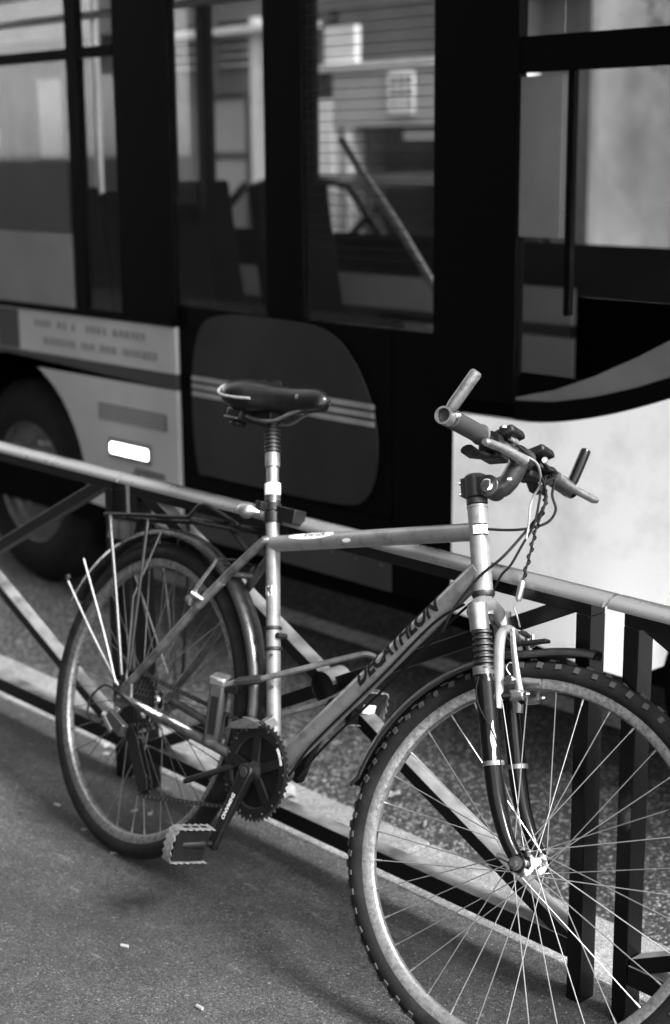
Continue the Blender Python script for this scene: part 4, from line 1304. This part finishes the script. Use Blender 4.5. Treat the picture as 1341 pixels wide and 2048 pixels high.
# white front with a sill that climbs towards the windscreen
def sill(x): 
    t = (x + 1.25)
    return .815 + max(0, t) * .02 + max(0, t - .25) ** 1.6 * .36 if x < -.3 else .815 + .95 * .02 + (.70 ** 1.6) * .36 + (x + .3) * .05
frontp = [(-1.25, sill(-1.25)), (-1.25, .262), (FA[0] - FA[2], .262)] + [(FA[0] - FA[2] * math.cos(t), FA[1] + FA[2] * math.sin(t)) for t in [math.pi * k / 28 for k in range(29)]] + [(XF, .30), (XF, sill(XF))] + [(x, sill(x)) for x in [XF - (XF + 1.25) * k / 26 for k in range(1, 26)]]
bpart('side_panel', 'bus_white', lambda b: b.prism(frontp, WY - .035, WY))
def flare(b):  # lower side flared out to catch sun, brightening put into the shape
    nx, nz = 60, 22; vs = []; fs = []
    for i in range(nx + 1):
        x = -1.25 + (XF + 1.25) * i / nx
        z0 = .262
        if abs(x - FA[0]) < FA[2]: z0 = FA[1] + math.sqrt(FA[2] ** 2 - (x - FA[0]) ** 2)
        z1 = sill(x)
        for k in range(nz + 1):
            z = z0 + (z1 - z0) * k / nz
            t = max(0, min(1, (z - .262) / (.80 - .262)))
            vs.append((x, -.11 * (1 - t) ** 1.9 * (.06 + .94 * min(1, ((x + 1.25) / .55)) ** 1.3), z))
        vs.append((x, .03, z1))
        vs.append((x, .03, z0))
    m = nz + 3
    for i in range(nx):
        for k in range(m):
            k2 = (k + 1) % m
            fs.append((i * m + k, (i + 1) * m + k, (i + 1) * m + k2, i * m + k2))
    fs.append(tuple(range(m))); fs.append(tuple(nx * m + k for k in range(m - 1, -1, -1)))
    b.add(vs, fs)
bpart('side_panel', 'bus_white', flare, smooth=True)
def strip(x0, x1, za, zb, m, y0, y1, name):
    n_ = 18; xs_ = [x0 + (x1 - x0) * k / n_ for k in range(n_ + 1)]
    bpart(name, m, lambda b: b.prism([(x, sill(x) + za(x)) for x in xs_] + [(x, sill(x) + zb(x)) for x in reversed(xs_)], y0, y1))
strip(-1.04, XF - .1, lambda x: .003, lambda x: .050, 'bus_dark', .006, .034, 'window_sill')
strip(-1.04, XF - .1, lambda x: .052, lambda x: .060 + .085 * min(1, (x + 1.04) / .5), 'bus_mid', .014, .03, 'sill_reflection')  # grey band above the sill: a slanting reflection built as a strip
# pillars and window band
def pil(x0, x1, z0=.951, z1=2.42, m='bus_dark', near=True, far=True):
    if near: bpart('pillar', m, lambda b: b.box((x0, .002, z0), (x1, .035, z1)))
    if far: bpart('pillar', m, lambda b: b.box((x0, WY - .035, z0), (x1, WY, z1)))
pil(XR, XR + .10); pil(-3.08, -3.02, .973, far=False); pil(-2.80, -2.50, .973, far=False); pil(-2.03, -1.865, 1.021, far=False); pil(-1.33, -1.04, .86, far=False)
for x0, x1 in ((-4.2, -4.1), (-1.95, -1.86), (.2, .28)): pil(x0, x1, near=False)
bpart('pillar', 'bus_dark', lambda b: b.box((XF - .1, .002, 1.12), (XF, .035, 2.42))); 
bpart('grey_window_blank', 'bus_mid', lambda b: b.box((-3.62, .001, .973), (-3.10, .030, 1.230)))
bpart('grey_window_blank', 'bus_band', lambda b: b.box((-3.62, .003, 1.231), (-3.10, .030, 1.474)))
bpart('grey_window_blank', 'bus_mid', lambda b: b.box((-1.037, .010, 1.29), (-.905, .030, 1.68)))
bpart('window_rail', 'bus_dark', lambda b: b.box((XR, .004, 1.815), (-2.81, .032, 1.85)))
bpart('window_rail', 'bus_dark', lambda b: b.box((-1.04, .004, 1.69), (XF - .1, .034, 1.775)))
bpart('window_rail', 'bus_dark', lambda b: b.box((-.888, .012, 1.10), (-.872, .032, 1.69)))
# glass
for (x0, x1, z0, z1) in ((XR + .10, -3.62, .973, 1.815), (-3.62, -3.10, 1.475, 1.815), (-3.02, -2.80, .973, 1.815), (-2.50, -2.03, 1.021, 2.42), (-1.865, -1.33, 1.021, 2.42), (-1.04, -.87, .95, 1.29), (-.872, XF - .1, 1.15, 1.69), (-.905, XF - .1, 1.776, 2.42)):
    bpart('window_pane', 'glass', lambda b: b.box((x0, .014, z0), (x1, .018, z1)))
for x0, x1 in ((XR + .10, -4.2), (-4.1, -1.95), (-1.86, .2), (.28, XF - .1)):
    bpart('window_pane', 'glass', lambda b: b.box((x0, WY - .02, .96), (x1, WY - .016, 2.42)))
pw = bpart('rear_window_frame', 'bus_dark', lambda b: b.box((-1.862, .006, 2.36), (-1.333, .012, 2.42)))
hm = None
for k in range(40):
    z = 1.18 + k * .0290
    if hm is None:
        b = MB(); b.tube([(-1.865, .0125, 0), (-1.33, .0125, 0)], .0011, 5, cap=False); o = b.build('heating_line', 'cable', pw); hm = o.data
    else: o = link('heating_line', hm, pw)
    o.location.z = z
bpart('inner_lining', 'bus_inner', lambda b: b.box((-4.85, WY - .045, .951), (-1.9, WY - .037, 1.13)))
# seams and fixings of the outer panels
for k in range(9):
    b = MB(); b.lathe([(0, .006), (.002, .005), (.003, .002)], (-2.38 + k * .105, .006, .335), (0, -1, 0), 8); b.build('rivet', 'steel_dark', bus)
# roof, floor, ends
bpart('roof', 'bus_light', lambda b: b.box((XR, .0, 2.42), (XF, WY, 2.55)), bevel=.04)
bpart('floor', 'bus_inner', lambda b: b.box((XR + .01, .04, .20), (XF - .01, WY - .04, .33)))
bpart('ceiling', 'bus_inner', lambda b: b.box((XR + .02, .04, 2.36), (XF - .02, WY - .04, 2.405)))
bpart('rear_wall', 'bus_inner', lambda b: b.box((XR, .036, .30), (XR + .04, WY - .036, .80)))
bpart('rear_window', 'glass', lambda b: b.box((XR + .015, .04, .80), (XR + .02, WY - .04, 2.36)))
bpart('front_wall', 'bus_white', lambda b: b.box((XF - .04, .036, .30), (XF, WY - .036, 1.05)))
bpart('windscreen', 'glass', lambda b: b.box((XF - .02, .04, 1.05), (XF - .015, WY - .04, 2.36)))
for x0, x1 in ((XR + .05, RA[0] - RA[2] + .0), (RA[0] + RA[2], FA[0] - FA[2]), (FA[0] + FA[2], XF - .05)):
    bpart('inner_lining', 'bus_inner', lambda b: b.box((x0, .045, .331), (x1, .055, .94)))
# wheel tubs
for c in (RA, FA):
    def tub(b):
        b.revolve_y([(c[2] + .01, .036), (c[2] + .03, .036), (c[2] + .03, .42), (.0, .42), (.0, .40), (c[2] + .01, .40)], c=(c[0], 0, c[1]), n=30, a0=-.35, a1=math.pi + .35)
    bpart('wheel_housing', 'bus_inner', tub)
# wheels
wm = None
for cx in (RA[0], FA[0]):
    for y, sgn in ((.05, 1), (WY - .05, -1)):
        T4 = Matrix.Translation((cx, y, .275)) @ Matrix.Diagonal((1, sgn, 1, 1))
        b = MB(T4)
        b.revolve_y([(.235, .012), (.27, .0), (.33, .0), (.375, .018), (.395, .045), (.395, .20), (.375, .22), (.235, .22)], n=48)
        wh = b.build('wheel', 'rubber', bus, ang=50)
        b = MB(T4); b.revolve_y([(.232, .02), (.24, .012), (.24, .20), (.232, .20)], n=40); b.revolve_y([(.0, .05), (.06, .02), (.09, .03), (.12, .075), (.2, .09), (.232, .06), (.232, .07), (.12, .10), (.0, .08)], n=40, closed=False)
        b.build('rim', 'alu_dull', wh)
        for k in range(8):
            a = k * math.pi / 4
            b = MB(T4); b.lathe([(0, .012), (-.014, .012), (-.016, .006)], (.145 * math.cos(a), .075, .145 * math.sin(a)), (0, 1, 0), 6); b.build('wheel_nut', 'chrome', wh)
        b = MB(T4); b.tube([(0, .06, 0), (0, .9, 0)], .04, 10); b.build('axle', 'bus_inner', wh)
# details on the pale rear
bpart('lamp_housing', 'lens', lambda b: b.box((-2.90, -.008, .472), (-2.65, -.0005, .540)), bevel=.003)
o = bpart('side_lamp', 'lamp', lambda b: b.box((-2.885, -.014, .487), (-2.665, -.001, .525)), bevel=.006)
bpart('vent_panel', 'bus_band', lambda b: b.box((-2.96, -.003, .600), (-2.56, .0, .655)))
for k in range(5):
    bpart('vent_slat', 'bus_light', lambda b: b.box((-2.95, -.006, .605 + k * .010), (-2.57, -.003, .609 + k * .010)))
for k in range(4):
    bpart('grille_slat', 'bus_band', lambda b: b.box((-2.78 + k * .01, -.004, .405 + k * .013), (-2.58, .0, .411 + k * .013)))
rng = random.Random(11)
def smear(z, h, x0, x1):
    b = MB(); x = x0
    while x < x1:
        w = rng.uniform(.016, .03)
        b.box((x, -.002, z + rng.uniform(-.002, .002)), (x + w, 0, z + h)); x += w + rng.uniform(.006, .012)
        if rng.random() < .16: x += .03
    tag(b.build('worn_print', 'print_grey', bus, smooth=False), kind='stuff')
smear(.893, .026, -3.36, -3.10); smear(.893, .026, -3.02, -2.68); smear(.832, .026, -3.30, -2.62)
bpart('frame_strip', 'bus_band', lambda b: b.box((-3.62, -.0015, .80), (-3.47, 0, .945)))
# interior
for x, y in ((-3.72, .55), (-.6, .5)):
    bpart('handrail', 'alu', lambda b: b.tube([(x, y, .34), (x, y, 2.36)], .016, 12), smooth=True)
bpart('handrail', 'alu', lambda b: b.tube([(XR + .2, .5, 2.02), (XF - .3, .5, 2.02)], .015, 10), smooth=True)
bpart('handrail', 'alu', lambda b: b.tube(spline([(-3.12, 1.3, 1.55), (-2.98, 1.3, 1.40), (-2.80, 1.3, 1.22), (-2.56, 1.3, .95)], 5), .016, 10), smooth=True)
for x, y in ((-4.3, .30), (-3.6, .30), (-4.3, 1.5), (-3.6, 1.5), (-2.95, .30)):
    def seat(b):
        b.box((x, y - .21, .72), (x + .44, y + .21, .80)); b.prism([(x - .02, .76), (x + .06, .76), (x - .06, 1.38), (x - .12, 1.36)], y - .21, y + .21); b.box((x + .05, y - .03, .33), (x + .35, y + .03, .72))
    bpart('seat', 'seat', seat, bevel=.02)
for x in (-4.2, -2.6, -.75):
    bpart('ceiling_light', 'lamp' if x > -1 else 'bus_light', lambda b: b.box((x, .55, 2.335), (x + .5, .68, 2.358)), bevel=.005)

# ---------------------------------------------------------------- dark car in the next lane
def make_car(loc, label, paint):
    car = empty('car', Matrix.Translation(loc)); tag(car, label, 'car')
    cp = [(-8.30, .42), (-8.33, .60), (-8.22, .72), (-7.95, .80), (-7.25, .95), (-7.05, .98)]
    body = cp + [(-5.15, 1.0), (-4.98, .90), (-4.95, .45), (-5.0, .25)]
    def wa(cx): return [(cx + .36 * math.cos(t), .30 + .36 * math.sin(t)) for t in [math.pi * k / 12 for k in range(13)]]
    poly = body + [(-5.05, .22)] + wa(-5.55) + wa(-7.45) + [(-8.2, .25)]
    b = MB(); b.prism(poly, 0, 1.66); o = b.build('body', paint, car, bevel=.03, smooth=True)
    ro = [(-7.12, .985), (-6.55, 1.42), (-6.35, 1.47), (-5.9, 1.48), (-5.55, 1.42), (-5.15, 1.0)]
    b = MB()
    for (a, c) in zip(ro[:-1], ro[1:]):
        for y0 in (.10, 1.52):
            pass
    b.prism([ro[1], ro[2], ro[3], ro[4], (-5.57, 1.38), (-5.9, 1.44), (-6.35, 1.43), (-6.53, 1.38)], .14, 1.52); b.build('roof', paint, car, bevel=.02)
    for y0 in (.10, 1.53):
        for (a, c) in ((ro[0], ro[1]), (ro[4], ro[5]), ((-6.02, .99), (-6.0, 1.45))):
            b = MB(); b.bar((a[0], y0 + .015, a[1]), (c[0], y0 + .03, c[1]), .03, .05, (1, 0, 0)); b.build('pillar', paint, car)
        b = MB(); b.prism([(-7.02, .99), (-6.56, 1.37), (-6.35, 1.42), (-6.03, 1.43), (-6.05, .99)], y0 + .01, y0 + .014); b.build('window', 'glass_car', car, smooth=False)
        b = MB(); b.prism([(-5.98, .99), (-5.97, 1.43), (-5.9, 1.43), (-5.60, 1.37), (-5.22, 1.0)], y0 + .01, y0 + .014); b.build('window', 'glass_car', car, smooth=False)
    b = MB(); b.obox((-6.83, .83, 1.20), V((.285, 0, .2175)), V((0, .68, 0)), V((-.002, 0, .003))); b.build('windscreen', 'glass_car', car, smooth=False)
    b = MB(); b.bar((-7.11, .105, 1.0), (-6.56, .125, 1.405), .012, .016, (1, 0, 0)); b.build('windscreen_trim', 'chrome', car)
    b = MB(); b.box((-8.34, .08, .56), (-8.18, .42, .70)); b.build('headlight', 'chrome', car, bevel=.03)
    b = MB(); b.box((-8.34, 1.24, .56), (-8.18, 1.58, .70)); b.build('headlight', 'chrome', car, bevel=.03)
    b = MB(); b.box((-7.0, -.012, .975), (-5.2, .0, .99)); b.build('belt_trim', 'chrome', car, bevel=.002)
    b = MB(); b.tube([(-6.25, -.03, .86), (-6.08, -.03, .865)], .012, 8); b.build('door_handle', 'chrome', car)
    b = MB(); b.box((-6.95, -.16, 1.0), (-6.83, .0, 1.11)); b.build('wing_mirror', paint, car, bevel=.03)
    for cx in (-7.45, -5.55):
        for y, s in ((.02, 1), (1.64, -1)):
            T4 = Matrix.Translation((cx, y, .30)) @ Matrix.Diagonal((1, s, 1, 1))
            b = MB(T4); b.revolve_y([(.2, .0), (.27, .0), (.30, .02), (.30, .18), (.2, .18)], n=32); w = b.build('wheel', 'rubber', car)
            b = MB(T4); b.lathe([(0, .2), (.02, .19), (.03, .05), (.02, 0)], (0, .01, 0), (0, 1, 0), 24); b.build('rim', 'alu_dull', w)


make_car((0, 4.45, -.12), 'dark glossy car facing left, seen through the bus windows', 'car')
make_car((3.9, 5.3, -.12), 'white car right of the dark one, seen through the front windows of the bus', 'car_white')

# ---------------------------------------------------------------- buildings
def building(name, label, loc=(0, 0, 0)):
    e = empty(name, Matrix.Translation(loc)); tag(e, label, 'building'); return e
far = building('shop_building', 'pale shopfront building across the street, seen through the bus windows', (0, 9, 0))
def fp(name, m, x0, x1, z0, z1, y0=0.0, y1=.3, par=None, bevel=0):
    b = MB(); b.box((x0, y0, z0), (x1, y1, z1)); return b.build(name, m, par or far, smooth=False, bevel=bevel)
fp('wall', 'facade', -26, -7.7, 2.9, 14, .25, .6)
fp('wall', 'facade_g', -26, -7.7, 0, 2.9, .5, .6)
fp('side_wall', 'far_wall', -8.0, -7.7, 0, 14, .6, 9)
fp('roof', 'facade_g', -26, -7.7, 14, 14.2, 0, 9)
# ground floor bays
fp('pier', 'facade_w', -11.14, -10.64, 0, 2.02, .0, .5)
fp('plinth', 'facade_w', -11.16, -10.62, 0, .5, -.03, .0)
fp('pier', 'facade_w', -12.05, -11.95, 0, 2.9, .1, .5)
fp('fascia', 'facade_m', -10.63, -8.3, 1.74, 2.28, .02, .5)
fp('ledge', 'facade_w', -11.4, -8.2, 2.02 + .27, 2.35, -.06, .25)
fp('fascia', 'facade_g', -10.63, -8.3, 2.36, 2.9, .1, .5)
fp('fascia', 'shop_dark', -11.94, -10.9, 2.36, 2.9, .2, .5)
fp('fascia', 'facade_w', -10.75, -10.3, 2.36, 2.72, .02, .1)
fp('ledge', 'facade_w', -13.9, -11.0, 2.74, 2.80, -.05, .25)
fp('shop_window', 'glass_shop', -10.40, -8.3, .5, 1.74, .30, .31)
fp('shop_interior', 'shop_dark', -10.60, -8.2, .0, 1.74, .44, .49)
fp('stall_riser', 'facade_g', -10.40, -8.3, 0, .5, .2, .34)
fp('blind', 'facade_w', -9.85, -9.2, 1.60, 1.70, .26, .28)
b = MB(); b.tube([(-10.47, .10, 0), (-10.47, .10, 1.735)], .048, 16); b.build('drainpipe', 'facade_w', far)
fp('door', 'facade_m', -13.1, -12.4, .1, 2.08, .36, .42)
fp('door_rail', 'facade_g', -13.12, -12.12, 1.43, 1.50, .33, .36)
fp('door_frame', 'facade_g', -12.40, -12.15, .1, 2.1, .30, .45)
fp('wall_panel', 'facade', -12.15, -12.05, 0, 2.9, .2, .45)
fp('wall_panel', 'facade', -13.6, -12.15, 2.12, 2.7, .28, .49)
fp('wall_panel', 'facade', -14.0, -13.12, .6, 2.1, .30, .48)
b = MB(); b.tube([(-12.80, .12, 2.10), (-12.80, .12, 5)], .03, 10); b.tube([(-12.66, .12, 2.10), (-12.66, .12, 5)], .03, 10)
lad = b.build('pipe_pair', 'shop_dark', far)
for k in range(9):
    fp('pipe_bracket', 'shop_dark', -12.80, -12.66, 2.2 + k * .3, 2.23 + k * .3, .10, .14, lad)
for k in range(5):
    fp('ledge', 'facade_w', -13.7 + k * .0, -12.2, 2.42 + k * .10, 2.44 + k * .10, .2, .28)
for x in (-16.9, -15.6, -18.5):
    w = fp('window_frame', 'facade_g', x, x + .7, .9, 2.5, .42, .5); fp('pane', 'glass_shop', x + .06, x + .64, .96, 2.44, .40, .41, w); fp('backing', 'shop_dark', x + .06, x + .64, .96, 2.44, .412, .419, w)
for ix in range(8):
    for iz in range(3):
        x = -25 + ix * 2.2; z = 4 + iz * 3.1
        w = fp('window_frame', 'facade_w', x, x + 1.1, z, z + 1.9, .20, .26); fp('pane', 'glass_shop', x + .08, x + 1.02, z + .08, z + 1.82, .18, .19, w); fp('backing', 'shop_dark', x + .08, x + 1.02, z + .08, z + 1.82, .192, .199, w)
# wall plate with six dots and letters
sg = empty('sign', Matrix.Translation((-9.57, 8.98, 2.04))); tag(sg, 'white plaque with two rows of three dark dots above letters, on the shop fascia', 'sign')
b = MB(); b.box((-.18, -.05, -.205), (.18, .0, .205)); b.build('plate', 'white', sg, bevel=.02)
for r_ in range(2):
    for c in range(3):
        b = MB(); b.lathe([(0, .034), (.004, .033)], (-.085 + c * .105, -.05, .115 - r_ * .11), (0, -1, 0), 16); b.build('dot', 'ink', sg, smooth=False)
for i, ch in enumerate('SIE'):
    vs, fs = text_mb(ch, .095, .003)
    vv = [V((-.085 + i * .105 + v.x, -.0525, -.105 + v.y)) for v in vs]
    lay('letter', vv, fs, 'ink', sg)
# far end of the side street
fb = building('low_house', 'distant grey low house at the end of the side street, seen through the bus front', (-9, 26, 0))
for (x0, x1, z1, m) in ((-12, 1.5, 6.5, 'far_wall'), (1.5, 16, 5.0, 'far_wall')):
    fp('wall', m, x0, x1, 0, z1, 0, 5, fb)
for ix in range(10):
    w = fp('window_frame', 'facade_g', -11 + ix * 2.6, -9.9 + ix * 2.6, 1.2, 3.0, -.05, .0, fb); fp('pane', 'shop_dark', -10.9 + ix * 2.6, -10.0 + ix * 2.6, 1.3, 2.9, -.06, -.051, w)
fp('roof', 'facade_g', -12.2, 16.2, 6.51, 6.7, -.2, 5.2, fb)
sheet('side_street', -7.7, 20, 12, 60, -.003, 'road')
# street tree in the side street
tree = empty('tree', Matrix.Translation((-7.0, 11.0, 0))); tag(tree, 'small leafy street tree beyond the shop building, seen through the bus front', 'tree')
rng = random.Random(5)
b = MB(); b.tube([(0, 0, -.05), (.03, 0, .8), (-.02, .03, 1.7), (.02, 0, 2.3), (0, 0, 3.2)], [.10, .08, .07, .06, .03], 10)
b.build('trunk', 'brick', tree)
tips = []
for k in range(9):
    a = k * 2.4; L = rng.uniform(.7, 1.2); z0 = 1.5 + .16 * k
    t_ = V((math.cos(a) * L, math.sin(a) * L, z0 + rng.uniform(.5, 1.0)))
    b = MB(); b.tube([(0, 0, z0), (math.cos(a) * L * .4, math.sin(a) * L * .4, z0 + .3), t_], [.035, .022, .008], 6); b.build('limb', 'brick', tree)
    tips += [t_, t_ * .7 + V((0, 0, z0 * .3))]
b = MB()
for k in range(5200):
    c = rng.choice(tips) + V((rng.gauss(0, .26), rng.gauss(0, .26), rng.gauss(0, .26)))
    u = V((rng.gauss(0, 1), rng.gauss(0, 1), rng.gauss(0, .6))).normalized(); w_ = u.cross(V((rng.gauss(0, 1), rng.gauss(0, 1), rng.gauss(0, 1)))).normalized()
    h_ = rng.uniform(.025, .05)
    b.add([c - u * h_, c + w_ * h_ * .5, c + u * h_, c - w_ * h_ * .5], [(0, 1, 2, 3)])
tag(b.build('crown', 'leaves', tree, smooth=False), kind='stuff')
# unseen building behind the camera, added to block sky light and darken bus glass
nb = building('shade_building', 'unseen plaster building behind the camera, added to shade the pavement side', (0, -6, 0))
b = MB(); b.box((-34, -5, 0), (.6, 0, 14)); b.build('wall', 'brick', nb, smooth=False)
for ix in range(10):
    for iz in range(4):
        x = -32.5 + ix * 3.3; z = .9 + iz * 3.2
        w = fp('window_frame', 'brick', x, x + 1.2, z, z + 1.9, .0, .05, nb); fp('pane', 'shop_dark', x + .08, x + 1.12, z + .08, z + 1.82, .051, .055, w)
